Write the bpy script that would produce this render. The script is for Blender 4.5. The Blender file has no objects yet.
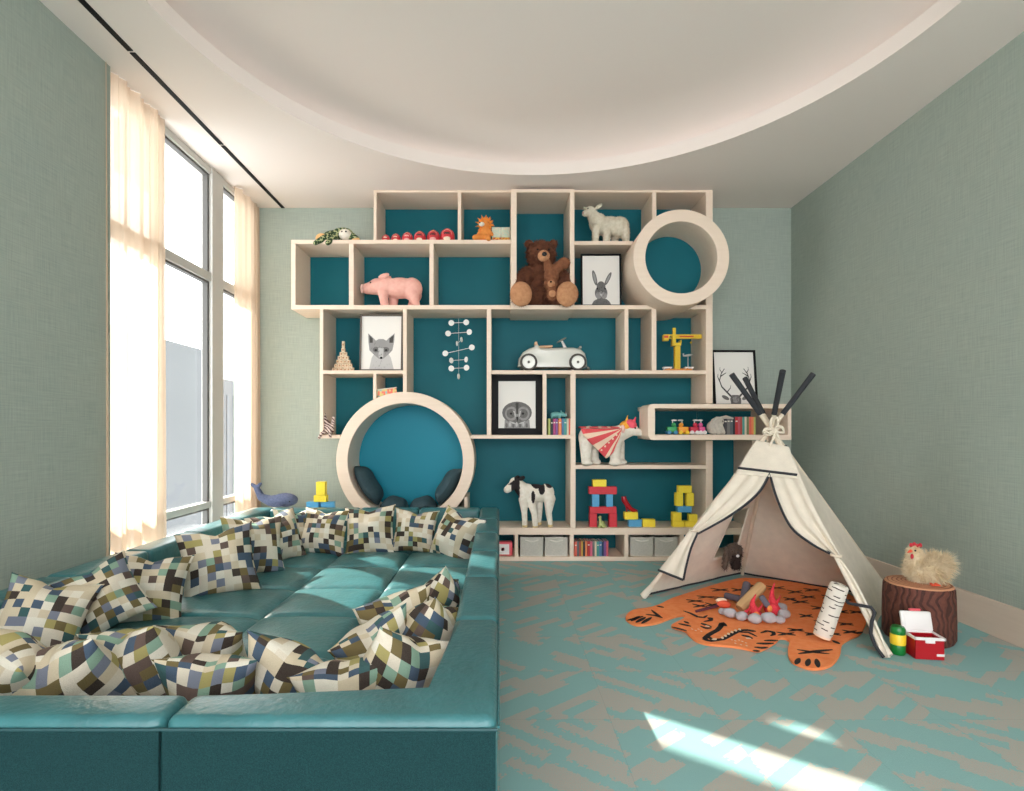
import bpy, bmesh, math, random
from mathutils import Vector, Matrix, Euler, noise
random.seed(7)
SC = bpy.context.scene
COL = SC.collection
PI = math.pi
F, CX, CY, HC = 555.0, 499.0, 430.0, 1.305
H = 3.70                       # ceiling height
YF, YW = 5.529, 5.988          # front of the shelving, back wall
XL, XR = -2.563, 3.152         # side walls
V = Vector

def P(px, py, Y):
    return V(((px-CX)*Y/F, Y, HC+(CY-py)*Y/F))
def G(px, py, z=0.0):          # point at height z
    Y = F*(HC-z)/(py-CY)
    return V(((px-CX)*Y/F, Y, z))

# ------------------------------------------------------------ materials
def srgb(c):
    o = []
    for v in c:
        v /= 255.0
        o.append(v/12.92 if v <= .04045 else ((v+.055)/1.055)**2.4)
    return (*o, 1)
_M = {}
def mat(name, rgb, rough=.6, metal=0, var=0.0, vscale=20, bump=0, bscale=60, stretch=(1,1,1), spec=.5, rgb2=None, coat=0, sheen=0, trans=0):
    if name in _M: return _M[name]
    m = bpy.data.materials.new(name); m.use_nodes = True
    nt = m.node_tree; N = nt.nodes; L = nt.links
    b = N['Principled BSDF']
    b.inputs['Base Color'].default_value = srgb(rgb)
    b.inputs['Roughness'].default_value = rough
    b.inputs['Metallic'].default_value = metal
    b.inputs['Specular IOR Level'].default_value = spec
    b.inputs['Coat Weight'].default_value = coat
    b.inputs['Sheen Weight'].default_value = sheen
    tc = N.new('ShaderNodeTexCoord'); mp = N.new('ShaderNodeMapping')
    mp.inputs['Scale'].default_value = stretch
    L.new(tc.outputs['Object'], mp.inputs['Vector'])
    if var > 0 or rgb2:
        n = N.new('ShaderNodeTexNoise'); n.inputs['Scale'].default_value = vscale; n.inputs['Detail'].default_value = 4
        L.new(mp.outputs[0], n.inputs['Vector'])
        mx = N.new('ShaderNodeMix'); mx.data_type = 'RGBA'
        c = srgb(rgb)
        if rgb2:
            mx.inputs[6].default_value = c; mx.inputs[7].default_value = srgb(rgb2)
        else:
            mx.inputs[6].default_value = tuple(x*(1-var) for x in c[:3])+(1,)
            mx.inputs[7].default_value = tuple(min(1, x*(1+var)) for x in c[:3])+(1,)
        rp = N.new('ShaderNodeMapRange'); rp.inputs[1].default_value = .3; rp.inputs[2].default_value = .7
        L.new(n.outputs['Fac'], rp.inputs[0]); L.new(rp.outputs[0], mx.inputs[0]); L.new(mx.outputs[2], b.inputs['Base Color'])
    if bump > 0:
        n2 = N.new('ShaderNodeTexNoise'); n2.inputs['Scale'].default_value = bscale; n2.inputs['Detail'].default_value = 3
        L.new(mp.outputs[0], n2.inputs['Vector'])
        bp = N.new('ShaderNodeBump'); bp.inputs['Strength'].default_value = bump; bp.inputs['Distance'].default_value = .01
        L.new(n2.outputs['Fac'], bp.inputs['Height']); L.new(bp.outputs[0], b.inputs['Normal'])
    _M[name] = m
    return m

class NB:                       # tiny node-expression helper
    def __init__(s, m): s.m = m; s.nt = m.node_tree; s.N = s.nt.nodes; s.L = s.nt.links
    def put(s, sock, v):
        if isinstance(v, (int, float, tuple)): sock.default_value = v
        else: s.L.new(v, sock)
    def math(s, op, a, b=0.0, c=0.0):
        n = s.N.new('ShaderNodeMath'); n.operation = op
        s.put(n.inputs[0], a); s.put(n.inputs[1], b); s.put(n.inputs[2], c)
        return n.outputs[0]
    def comb(s, x, y, z=0.0):
        n = s.N.new('ShaderNodeCombineXYZ'); s.put(n.inputs[0], x); s.put(n.inputs[1], y); s.put(n.inputs[2], z); return n.outputs[0]
    def sep(s, v):
        n = s.N.new('ShaderNodeSeparateXYZ'); s.L.new(v, n.inputs[0]); return n.outputs
    def white(s, v):
        n = s.N.new('ShaderNodeTexWhiteNoise'); n.noise_dimensions = '3D'; s.L.new(v, n.inputs[0]); return n.outputs[0]
    def noise(s, v, sc, det=3, out=0):
        n = s.N.new('ShaderNodeTexNoise'); n.inputs['Scale'].default_value = sc; n.inputs['Detail'].default_value = det; s.L.new(v, n.inputs[0]); return n.outputs[out]
    def mix(s, f, a, b):
        n = s.N.new('ShaderNodeMix'); n.data_type = 'RGBA'; s.put(n.inputs[0], f); s.put(n.inputs[6], a); s.put(n.inputs[7], b); return n.outputs[2]
    def bump(s, h, strength, dist=.01):
        n = s.N.new('ShaderNodeBump'); n.inputs['Strength'].default_value = strength; n.inputs['Distance'].default_value = dist; s.L.new(h, n.inputs['Height']); return n.outputs[0]

def m_wall():
    m = mat('linen_wallcovering', (156,168,156), .75)
    b = NB(m); tc = b.N.new('ShaderNodeTexCoord').outputs['Object']
    x, y, z = b.sep(tc)
    h = b.math('ADD', x, y)
    n1 = b.noise(b.comb(b.math('MULTIPLY', h, 6.0), 0.0, b.math('MULTIPLY', z, 140.0)), 1.0, 2)
    n2 = b.noise(b.comb(b.math('MULTIPLY', h, 140.0), 0.0, b.math('MULTIPLY', z, 6.0)), 1.0, 2)
    n3 = b.noise(tc, 1.5, 3)
    s = b.math('ADD', n1, n2)
    f = b.math('SUBTRACT', s, .55)
    c = b.mix(f, srgb((148,158,148)), srgb((182,190,176)))
    c = b.mix(b.math('MULTIPLY', n3, .35), c, srgb((138,160,158)))
    P_ = b.N['Principled BSDF']; b.L.new(c, P_.inputs['Base Color'])
    b.L.new(b.bump(s, .2, .004), P_.inputs['Normal'])
    return m

def m_carpet():
    m = mat('patterned_carpet', (120,170,165), .95, spec=.1)
    b = NB(m); tc = b.N.new('ShaderNodeTexCoord').outputs['Object']
    x, y, z = b.sep(tc)
    nz = b.noise(tc, 55.0, 3)
    nj = b.math('MULTIPLY', b.math('SUBTRACT', nz, .5), .07)
    xx = b.math('ADD', x, nj); yy = b.math('ADD', y, nj)
    tx = b.math('FLOOR', b.math('DIVIDE', xx, .5)); ty = b.math('FLOOR', b.math('DIVIDE', yy, .5))
    r = b.white(b.comb(tx, ty, 3.3))
    sgn = b.math('SUBTRACT', b.math('MULTIPLY', b.math('GREATER_THAN', r, .42), 2.0), 1.0)
    ys = b.math('MULTIPLY', yy, sgn)
    u = b.math('MULTIPLY', b.math('ADD', b.math('MULTIPLY', xx, .62), b.math('MULTIPLY', ys, .78)), 17.0)
    v = b.math('MULTIPLY', b.math('SUBTRACT', b.math('MULTIPLY', xx, .78), b.math('MULTIPLY', ys, .62)), 5.0)
    fu = b.math('FLOOR', u)
    off = b.white(b.comb(fu, tx, ty))
    fv = b.math('FLOOR', b.math('ADD', v, b.math('MULTIPLY', off, 3.0)))
    w = b.white(b.comb(fu, fv, b.math('ADD', tx, b.math('MULTIPLY', ty, 7.0))))
    pat = b.math('GREATER_THAN', w, .62)
    sp = b.noise(tc, 230.0, 2)
    spk = b.math('GREATER_THAN', sp, .44)
    pat = b.math('MULTIPLY', pat, b.math('ADD', b.math('MULTIPLY', spk, .55), .45))
    c = b.mix(pat, srgb((142,184,182)), srgb((188,174,162)))
    c = b.mix(b.math('MULTIPLY', sp, .35), c, srgb((130,166,166)))
    # carpet tile seams
    def seam(a):
        f = b.math('FRACT', b.math('DIVIDE', a, .5)); return b.math('LESS_THAN', f, .007)
    sm = b.math('MAXIMUM', seam(x), seam(y))
    c = b.mix(b.math('MULTIPLY', sm, .15), c, srgb((70,110,110)))
    P_ = b.N['Principled BSDF']; b.L.new(c, P_.inputs['Base Color'])
    b.L.new(b.bump(sp, .5, .004), P_.inputs['Normal'])
    return m

def m_pillow():
    m = mat('checked_pillow_fabric', (200,190,170), .85, spec=.2)
    b = NB(m); uv = b.N.new('ShaderNodeTexCoord').outputs['UV']
    oi = b.N.new('ShaderNodeObjectInfo').outputs['Random']
    u, v, _ = b.sep(uv)
    cu = b.math('FLOOR', b.math('MULTIPLY', u, 9.0)); cv = b.math('FLOOR', b.math('MULTIPLY', v, 9.0))
    seed = b.math('FLOOR', b.math('MULTIPLY', oi, 977.0))
    w = b.white(b.comb(cu, cv, seed))
    # pairs of neighbours sometimes share their colour
    w2 = b.white(b.comb(b.math('FLOOR', b.math('MULTIPLY', cu, .5)), cv, b.math('ADD', seed, 9.5)))
    sel = b.math('GREATER_THAN', b.white(b.comb(cu, cv, b.math('ADD', seed, 31.5))), .78)
    w = b.math('ADD', b.math('MULTIPLY', w, b.math('SUBTRACT', 1.0, sel)), b.math('MULTIPLY', w2, sel))
    r = b.N.new('ShaderNodeValToRGB'); r.color_ramp.interpolation = 'CONSTANT'
    stops = [(0,(226,217,198)),(.22,(214,200,172)),(.40,(233,228,212)),(.50,(47,36,33)),(.585,(60,84,108)),(.66,(112,98,58)),(.74,(40,88,92)),(.80,(134,168,148)),(.86,(96,78,72)),(.91,(120,128,146)),(.955,(168,158,98))]
    e = r.color_ramp.elements; e[0].position = 0; e[0].color = srgb(stops[0][1]); e[1].position = stops[1][0]; e[1].color = srgb(stops[1][1])
    for p_, c_ in stops[2:]:
        n = e.new(p_); n.color = srgb(c_)
    b.L.new(w, r.inputs[0])
    P_ = b.N['Principled BSDF']
    ob = b.N.new('ShaderNodeTexCoord').outputs['Object']
    nz = b.noise(ob, 260.0, 2)
    c = b.mix(b.math('MULTIPLY', nz, .3), r.outputs[0], srgb((120,112,100)))
    b.L.new(c, P_.inputs['Base Color'])
    b.L.new(b.bump(b.math('ADD', nz, b.math('MULTIPLY', b.noise(ob, 9.0, 2), 5.0)), .5, .006), P_.inputs['Normal'])
    return m

def m_sheer():
    m = bpy.data.materials.new('sheer_curtain'); m.use_nodes = True; nt = m.node_tree; N = nt.nodes; L = nt.links
    N.remove(N['Principled BSDF'])
    d = N.new('ShaderNodeBsdfDiffuse'); d.inputs[0].default_value = srgb((238,216,194))
    t = N.new('ShaderNodeBsdfTranslucent'); t.inputs[0].default_value = srgb((216,194,170))
    tr = N.new('ShaderNodeBsdfTransparent'); tr.inputs[0].default_value = (1,.97,.93,1)
    a = N.new('ShaderNodeMixShader'); a.inputs[0].default_value = .55
    c = N.new('ShaderNodeMixShader'); c.inputs[0].default_value = .10
    L.new(d.outputs[0], a.inputs[1]); L.new(t.outputs[0], a.inputs[2]); L.new(a.outputs[0], c.inputs[1]); L.new(tr.outputs[0], c.inputs[2])
    L.new(c.outputs[0], N['Material Output'].inputs[0])
    return m
def m_glass():
    m = bpy.data.materials.new('window_glass'); m.use_nodes = True; nt = m.node_tree; N = nt.nodes; L = nt.links
    N.remove(N['Principled BSDF'])
    tr = N.new('ShaderNodeBsdfTransparent'); tr.inputs[0].default_value = (.95,.97,.96,1)
    g = N.new('ShaderNodeBsdfGlossy'); g.inputs['Roughness'].default_value = .02
    mx = N.new('ShaderNodeMixShader'); mx.inputs[0].default_value = .05; L.new(tr.outputs[0], mx.inputs[1]); L.new(g.outputs[0], mx.inputs[2])
    L.new(mx.outputs[0], N['Material Output'].inputs[0])
    return m
def m_wood(name, c1, c2, scale=1.0, axis='X', rough=.5):
    m = mat(name, c1, rough); b = NB(m); tc = b.N.new('ShaderNodeTexCoord').outputs['Object']
    mp = b.N.new('ShaderNodeMapping'); b.L.new(tc, mp.inputs[0])
    mp.inputs['Scale'].default_value = {'X': (2,40,40), 'Z': (40,40,2), 'Y': (40,2,40)}[axis]
    n = b.noise(mp.outputs[0], scale, 4)
    c = b.mix(n, srgb(c1), srgb(c2)); b.L.new(c, b.N['Principled BSDF'].inputs['Base Color'])
    return m

M_WALL = m_wall(); M_CARPET = m_carpet(); M_PILLOW = m_pillow(); M_SHEER = m_sheer(); M_GLASS = m_glass()
M_CEIL = mat('ceiling_paint', (238,226,218), .8, spec=.2)
M_SHELF = m_wood('pale_birch', (242,222,203), (230,207,185), 1.0, 'X', .5)
M_TEAL = mat('teal_lacquer', (5,98,110), .55, spec=.25, var=.06, vscale=3)
M_BASE = m_wood('baseboard_wood', (222,203,186), (206,186,168), 1.0, 'Y', .5)
M_LEATH = mat('teal_leather', (56,110,114), .32, var=.14, vscale=9, bump=.3, bscale=45, spec=.5)
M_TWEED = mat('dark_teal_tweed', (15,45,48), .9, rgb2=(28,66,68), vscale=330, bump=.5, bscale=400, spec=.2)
M_SEAM = mat('dark_seam', (28,70,74), .6)
M_FRAME = mat('window_frame_paint', (205,202,196), .5)
M_DARKF = mat('window_gasket', (92,90,88), .6)
M_BLACK = mat('black_paint', (13,13,15), .6, spec=.2)
M_WHITE = mat('white_paint', (236,236,232), .4)

# ------------------------------------------------------------ mesh helpers
def setp(o, label=None, cat=None, group=None, kind=None):
    if label: o['label'] = label
    if cat: o['category'] = cat
    if group: o['group'] = group
    if kind: o['kind'] = kind
    return o
def thing(name, label, cat, loc=(0,0,0), rz=0, group=None):
    o = bpy.data.objects.new(name, None); COL.objects.link(o); o.location = loc; o.rotation_euler = (0,0,rz)
    o.empty_display_size = .05
    return setp(o, label, cat, group)
def rotm(rot): return Euler(rot).to_matrix().to_4x4()

SPLIT = {'ear','eye','hoof','headlamp','edge_binding','pole_pocket','tie_band','foot','gasket','window_pane','belly'}
class M:
    """collects shapes, then links them as one mesh object"""
    def __init__(s, *mats): s.bm = bmesh.new(); s.mats = list(mats)
    def mi(s, m):
        if m not in s.mats: s.mats.append(m)
        return s.mats.index(m)
    def _fin(s, verts, m, mtx=None):
        if mtx is not None: bmesh.ops.transform(s.bm, matrix=mtx, verts=verts)
        i = s.mi(m)
        for v in verts:
            for f in v.link_faces: f.material_index = i
    def box(s, c, d, m, rot=(0,0,0), bev=0, seg=2):
        r = bmesh.ops.create_cube(s.bm, size=1)['verts']
        bmesh.ops.transform(s.bm, matrix=Matrix.Diagonal((d[0],d[1],d[2],1)), verts=r)
        if bev > 0:
            es = list({e for v in r for e in v.link_edges})
            q = bmesh.ops.bevel(s.bm, geom=es, offset=bev, segments=seg, profile=.5, affect='EDGES')
            fs = q['faces']; vs = set(v for f in fs for v in f.verts)
            # gather the whole island
            st = list(vs); seen = set(vs)
            while st:
                v = st.pop()
                for e in v.link_edges:
                    w = e.other_vert(v)
                    if w not in seen: seen.add(w); st.append(w)
            r = list(seen)
        s._fin(r, m, Matrix.Translation(V(c)) @ rotm(rot)); return s
    def ell(s, c, r, m, rot=(0,0,0), sub=2):
        if not hasattr(r, '__len__'): r = (r,r,r)
        q = bmesh.ops.create_icosphere(s.bm, subdivisions=sub, radius=1)['verts']
        s._fin(q, m, Matrix.Translation(V(c)) @ rotm(rot) @ Matrix.Diagonal((r[0],r[1],r[2],1))); return s
    def tube(s, pts, rad, m, seg=10, cap=True):
        pts = [V(p) for p in pts]
        if not hasattr(rad, '__len__'): rad = [rad]*len(pts)
        rings = []; up = V((0,0,1)); prev = None
        for i, p in enumerate(pts):
            d = (pts[min(i+1,len(pts)-1)]-pts[max(i-1,0)]).normalized()
            if prev is None:
                a = d.cross(up if abs(d.z) < .95 else V((1,0,0))).normalized()
            else:
                a = (prev - d*prev.dot(d)).normalized()
            prev = a; b = d.cross(a)
            rings.append([s.bm.verts.new(p+(a*math.cos(2*PI*k/seg)+b*math.sin(2*PI*k/seg))*rad[i]) for k in range(seg)])
        i = s.mi(m)
        for r0, r1 in zip(rings, rings[1:]):
            for k in range(seg):
                f = s.bm.faces.new((r0[k], r0[(k+1)%seg], r1[(k+1)%seg], r1[k])); f.material_index = i
        if cap:
            for r in (rings[0][::-1], rings[-1]):
                f = s.bm.faces.new(r); f.material_index = i
        return s
    def cyl(s, p0, p1, r, m, seg=20): return s.tube([p0,p1], r, m, seg)
    def lathe(s, prof, m, seg=48, c=(0,0,0), ax='Z', cap=False):
        rings = []
        for r, z in prof:
            ring = []
            for k in range(seg):
                a = 2*PI*k/seg
                q = (r*math.cos(a), r*math.sin(a), z) if ax == 'Z' else ((r*math.cos(a), z, r*math.sin(a)) if ax == 'Y' else (z, r*math.cos(a), r*math.sin(a)))
                ring.append(s.bm.verts.new(V(q)+V(c)))
            rings.append(ring)
        i = s.mi(m)
        for r0, r1 in zip(rings, rings[1:]):
            for k in range(seg):
                f = s.bm.faces.new((r0[k], r0[(k+1)%seg], r1[(k+1)%seg], r1[k])); f.material_index = i
        if cap:
            for r in (rings[0][::-1], rings[-1]):
                f = s.bm.faces.new(r); f.material_index = i
        return s
    def prism(s, poly, fn, m, d):
        """poly 2-D -> fn(u,v) 3-D point; extruded by vector d"""
        a = [s.bm.verts.new(V(fn(*p))) for p in poly]; b = [s.bm.verts.new(V(fn(*p))+V(d)) for p in poly]
        i = s.mi(m); fs = [s.bm.faces.new(a), s.bm.faces.new(b[::-1])]
        n = len(a)
        for k in range(n): fs.append(s.bm.faces.new((a[k], b[k], b[(k+1)%n], a[(k+1)%n])))
        for f in fs: f.material_index = i
        return s
    def poly(s, pts, m):
        f = s.bm.faces.new([s.bm.verts.new(V(p)) for p in pts]); f.material_index = s.mi(m); return s
    def grid(s, fn, nu, nv, m, mfn=None, closed=False):
        vs = [[s.bm.verts.new(V(fn(i/nu, j/nv))) for j in range(nv+1)] for i in range(nu+1)]
        for i in range(nu):
            for j in range(nv):
                f = s.bm.faces.new((vs[i][j], vs[i+1][j], vs[i+1][j+1], vs[i][j+1]))
                f.material_index = s.mi(mfn((i+.5)/nu, (j+.5)/nv) if mfn else m)
        return s
    def out(s, name, parent=None, smooth=True, solid=0, angle=40, label=None, kind=None, loc=None, rot=None):
        if parent is not None and kind is None and name in SPLIT:
            isl = []; left = set(s.bm.verts)
            while left:
                st = [left.pop()]; g_ = [st[0]]
                while st:
                    for e in st.pop().link_edges:
                        for w_ in e.verts:
                            if w_ in left: left.discard(w_); st.append(w_); g_.append(w_)
                isl.append(g_)
            if 1 < len(isl) < 12:
                s.bm.verts.ensure_lookup_table()
                ids = [set(v.index for v in g_) for g_ in isl]; s.bm.verts.index_update()
                ids = [set(v.index for v in g_) for g_ in isl]; r_ = None
                for q in ids:
                    k = M(*s.mats); k.bm = s.bm.copy(); k.bm.verts.ensure_lookup_table(); k.bm.verts.index_update()
                    bmesh.ops.delete(k.bm, geom=[v for v in k.bm.verts if v.index not in q], context='VERTS')
                    r_ = k.out(name+'', parent, smooth, solid, angle, label, 'PART', loc, rot)
                s.bm.free(); return r_
        if kind == 'PART': kind = None
        bmesh.ops.recalc_face_normals(s.bm, faces=s.bm.faces)
        me = bpy.data.meshes.new(name); s.bm.to_mesh(me); s.bm.free()
        for m in s.mats: me.materials.append(m)
        if smooth:
            for p in me.polygons: p.use_smooth = True
            try: me.set_sharp_from_angle(angle=math.radians(angle))
            except Exception: pass
        o = bpy.data.objects.new(name, me); COL.objects.link(o)
        if solid:
            md = o.modifiers.new('thick', 'SOLIDIFY'); md.thickness = solid; md.offset = 0
        if parent is not None: o.parent = parent
        if label: o['label'] = label
        if kind: o['kind'] = kind
        if loc is not None: o.location = loc
        if rot is not None: o.rotation_euler = rot
        return o
def struct(o): o['kind'] = 'structure'; return o

# ------------------------------------------------------------ camera
cam = bpy.data.cameras.new('camera'); camo = bpy.data.objects.new('camera', cam); COL.objects.link(camo)
camo.location = (0,0,HC); camo.rotation_euler = (PI/2,0,0)
cam.sensor_width = 36; cam.lens = 36*F/1024; cam.shift_x = (512-CX)/1024; cam.shift_y = (CY-395.5)/1024; cam.clip_start = .05
SC.camera = camo
# ------------------------------------------------------------ light
vs = SC.view_settings; SC.display_settings.display_device = 'sRGB'
vs.view_transform = 'Standard'; vs.look = 'None'; vs.gamma = 1; vs.use_curve_mapping = False; vs.exposure = EXPO = 0.5
w = bpy.data.worlds.new('sky'); SC.world = w; w.use_nodes = True
bg = w.node_tree.nodes['Background']; bg.inputs[0].default_value = (.985,.98,1.0,1); bg.inputs[1].default_value = 4.0
sun = bpy.data.lights.new('sun', 'SUN'); so = bpy.data.objects.new('sun', sun); COL.objects.link(so)
TAN = .70
sd = V((.805,-.593,-TAN)).normalized()
so.rotation_euler = sd.to_track_quat('-Z','Y').to_euler(); so.location = (-8,10,8)
sun.energy = 10.5; sun.angle = math.radians(.6); sun.color = (1,.95,.87)

# ------------------------------------------------------------ room shell
Y0 = -2.6                      # the room runs on behind the camera
m = M(M_CARPET); m.box(((XL+XR)/2,(Y0+YW)/2,-.05),(XR-XL+.6,YW-Y0+.3,.1),M_CARPET); struct(m.out('floor', smooth=False))
m = M(M_WALL); m.box(((XL+XR)/2,YW+.05,H/2+.25),(XR-XL+.6,.1,H+.5),M_WALL); struct(m.out('wall_back', smooth=False))
m = M(M_WALL); m.box((XR+.05,(Y0+YW)/2,H/2+.25),(.1,YW-Y0,H+.5),M_WALL); struct(m.out('wall_right', smooth=False))
m = M(M_WALL); WY0 = 3.66; m.box((XL-.15,(Y0+WY0)/2,H/2+.25),(.3,WY0-Y0,H+.5),M_WALL)
struct(m.out('wall_left', smooth=False))
# ceiling with its round recess
RC = (.308, 2.928); RR = 2.284
m = M(M_CEIL)
segs = 96
inner = []; 
def sq(a):                    # point on the outer rectangle along angle a
    dx, dy = math.cos(a), math.sin(a)
    t = 1e9
    if dx > 1e-9: t = min(t, (XR+.05-RC[0])/dx)
    if dx < -1e-9: t = min(t, (XL-.3-RC[0])/dx)
    if dy > 1e-9: t = min(t, (YW+.05-RC[1])/dy)
    if dy < -1e-9: t = min(t, (Y0-RC[1])/dy)
    return (RC[0]+dx*t, RC[1]+dy*t)
angs = sorted([2*PI*k/segs for k in range(segs)] + [math.atan2(y-RC[1], x-RC[0])%(2*PI) for x in (XL-.3,XR+.05) for y in (Y0,YW+.05)])
ri = [m.bm.verts.new((RC[0]+RR*math.cos(a), RC[1]+RR*math.sin(a), H)) for a in angs]
ro = [m.bm.verts.new((*sq(a), H)) for a in angs]
n = len(angs)
for k in range(n): m.bm.faces.new((ri[k], ri[(k+1)%n], ro[(k+1)%n], ro[k]))
prof = [(RR,H),(RR,H+.115),(RR+.14,H+.118),(RR+.14,H+.16)]
for k in range(13):
    a = k/12*PI/2
    prof.append((RR+.14-.55*(1-math.cos(a)), H+.16+.17*math.sin(a)))
prof.append((.001, H+.335))
m.lathe(prof, M_CEIL, 96, (RC[0],RC[1],0))
struct(m.out('ceiling', angle=30))
m = M(M_CEIL); m.box(((XL+XR)/2,(Y0+YW)/2,H+.62),(XR-XL+.7,YW-Y0+.3,.1),M_CEIL); struct(m.out('ceiling_slab', smooth=False))
# curtain slot in the ceiling
m = M(M_BLACK)
for a, b_ in ((.2,2.55),(2.57,3.5),(3.52,4.65),(4.67,YW-.01)):
    m.box((-2.325,(a+b_)/2,H-.002),(.035,b_-a,.008),M_BLACK)
struct(m.out('trim_1', smooth=False))
# baseboards
m = M(M_BASE); m.box((XR-.012,(Y0+YW)/2,.112),(.024,YW-Y0,.225),M_BASE,bev=.004); struct(m.out('baseboard_right', smooth=False))
m = M(M_BASE); m.box((XL+.012,(Y0+WY0)/2,.112),(.024,WY0-Y0,.225),M_BASE,bev=.004); struct(m.out('baseboard_left', smooth=False))
m = M(M_BASE); m.box(((XL-1.9)/2,YW-.012,.112),(abs(XL+1.9),.024,.225),M_BASE,bev=.004); m.box(((2.6+XR)/2,YW-.012,.112),(XR-2.6,.024,.225),M_BASE,bev=.004); struct(m.out('baseboard_back', smooth=False))
# window
XWN = -2.665
win = struct(bpy.data.objects.new('window_1', None)); COL.objects.link(win); win.location = (XWN,4.85,0)
def wl(p): return (p[0]-XWN, p[1]-4.85, p[2])
m = M(M_FRAME)
ZT = H+.02
def wb(y0,y1,z0,z1,mm,d=.07,dx=0): m.box(wl((XWN+dx,(y0+y1)/2,(z0+z1)/2)),(d,y1-y0,z1-z0),mm,bev=.004)
wb(3.6,3.70,0,ZT+.2,M_FRAME); wb(4.30,4.355,.25,ZT,M_FRAME); wb(5.065,5.27,.25,ZT,M_FRAME,.10); wb(5.85,6.05,0,ZT+.2,M_FRAME)
for z0, z1 in ((0,.25),(.598,.654),(2.66,2.74),(3.64,ZT+.3)): wb(3.6,6.05,z0,z1,M_FRAME,.075)
m.out('window_frame', win, smooth=False)
m = M(M_DARKF)
for z0, z1 in ((.25,.598),(.654,2.66),(2.74,3.64)):
    for y0, y1 in ((3.70,4.30),(4.355,5.065),(5.27,5.85)):
        wb(y1-.028,y1,z0,z1,M_DARKF,.05,-.005); wb(y0,y0+.012,z0,z1,M_DARKF,.05,-.005)
        wb(y0,y1,z1-.02,z1,M_DARKF,.05,-.005)
m.out('gasket', win, smooth=False)
m = M(M_GLASS)
for z0, z1 in ((.25,.598),(.654,2.66),(2.74,3.64)):
    for y0, y1 in ((3.70,4.30),(4.355,5.065),(5.27,5.85)): m.box(wl((XWN-.03,(y0+y1)/2,(z0+z1)/2)),(.006,y1-y0,z1-z0),M_GLASS)
m.out('window_pane', win, smooth=False)
m = M(M_WHITE); m.box(wl((XWN+.08,4.8,.44)),(.17,2.3,.03),M_WHITE,bev=.006); m.out('window_sill', win, smooth=False)
# sheer curtains
def curtain(y0, y1, label, ph, spread=0):
    m = M(M_SHEER)
    rnd = random.Random(ph)
    fr = [rnd.uniform(5.5,8) for _ in range(3)]; n_ = int((y1-y0)/.007)
    def fn(u, v):
        y = y0+(y1-y0)*u; z = .03+(H-.035)*v
        s = u*(y1-y0)
        fl = (1-v)
        d = .022*math.sin(2*PI*s*fr[0]+ph+fl*.8)+.014*math.sin(2*PI*s*fr[1]*1.9+ph*2-fl)+.006*math.sin(2*PI*s*fr[2]*4+fl*2)
        return (-2.575+d*(.7+.5*fl), y-spread*fl*(1-u)*(1 if spread>0 else 0), z)
    m.grid(fn, n_, 24, M_SHEER)
    o = m.out('sheer_curtain'); setp(o, label, 'curtain', 'sheer window curtains'); return o
curtain(3.60, 4.27, 'tall sheer cream curtain gathered beside the plain green wall', 1)
curtain(5.42, 5.96, 'tall sheer cream curtain gathered in the corner next to the shelving wall', 4)

# unseen panels added outside, shaped to cut the sunbeams entering the window
m = M(M_FRAME); m.box((-4.665,4.1,5.0),(.08,4.2,1.04),M_FRAME); m.box((-4.665,7.42,4.80),(.08,1.28,.64),M_FRAME); m.box((-4.665,7.50,5.37),(.08,1.2,.5),M_FRAME); struct(m.out('sun_blocker', smooth=False))
# distant building outside the window
M_BLD = mat('hazy_facade', (88,90,92), .9, var=.04, vscale=.3)
M_BLDW = mat('hazy_facade_windows', (80,84,88), .6)
bld = thing('building', 'hazy grey building with vertical window bands seen through the tall window', 'building', (-24,38,-3))
m = M(M_BLD); m.box((0,0,-1.4),(6,44,19.2),M_BLD); m.box((1,-6,0),(5.4,12,19.6),M_BLD); m.out('facade', bld, smooth=False)
m = M(M_BLDW)
for k in range(40):
    if k%4 != 3: m.box((3.02,-21+k*1.08,-2),(.1,.34,18),M_BLDW)
m.out('window_band', bld, smooth=False, kind='stuff')

# ------------------------------------------------------------ sofa
SZ = .60; SX0, SX1, SY0, SY1 = -2.215, -.004, 1.357, 5.08
IT = .14; IX0, IX1, IY0, IY1 = SX0+.17, SX1-.163, SY0+.137, SY1-.16
SEAT = .335
sofa = thing('sectional_sofa', 'large teal leather pit sofa with square backrests around a tufted seat', 'sofa', ((SX0+SX1)/2,(SY0+SY1)/2,0))
so_ = V(sofa.location)
def rb(name, x0,x1,y0,y1,z0,z1, mt, bev, crown=0):
    """softly padded block"""
    m = M(mt); c = V(((x0+x1)/2,(y0+y1)/2,(z0+z1)/2))-so_
    m.box(c, (x1-x0,y1-y0,z1-z0), mt, bev=bev, seg=4)
    o = m.out(name, sofa, angle=60); return o
ysegs = [SY0,2.085,2.69,3.26,3.85,4.45,SY1]
xsegs = [SX1,-.824,-1.53,SX0]
g = .003
for a, b_ in zip(ysegs, ysegs[1:]):
    for side in (0,1):
        if a == SY0:
            continue
        x0, x1 = ((SX0, IX0) if side == 0 else (IX1, SX1))
        if b_ == SY1: pass
        rb('backrest', x0, x1, a+g, b_-g, .04, SZ, M_LEATH, .028)
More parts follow.
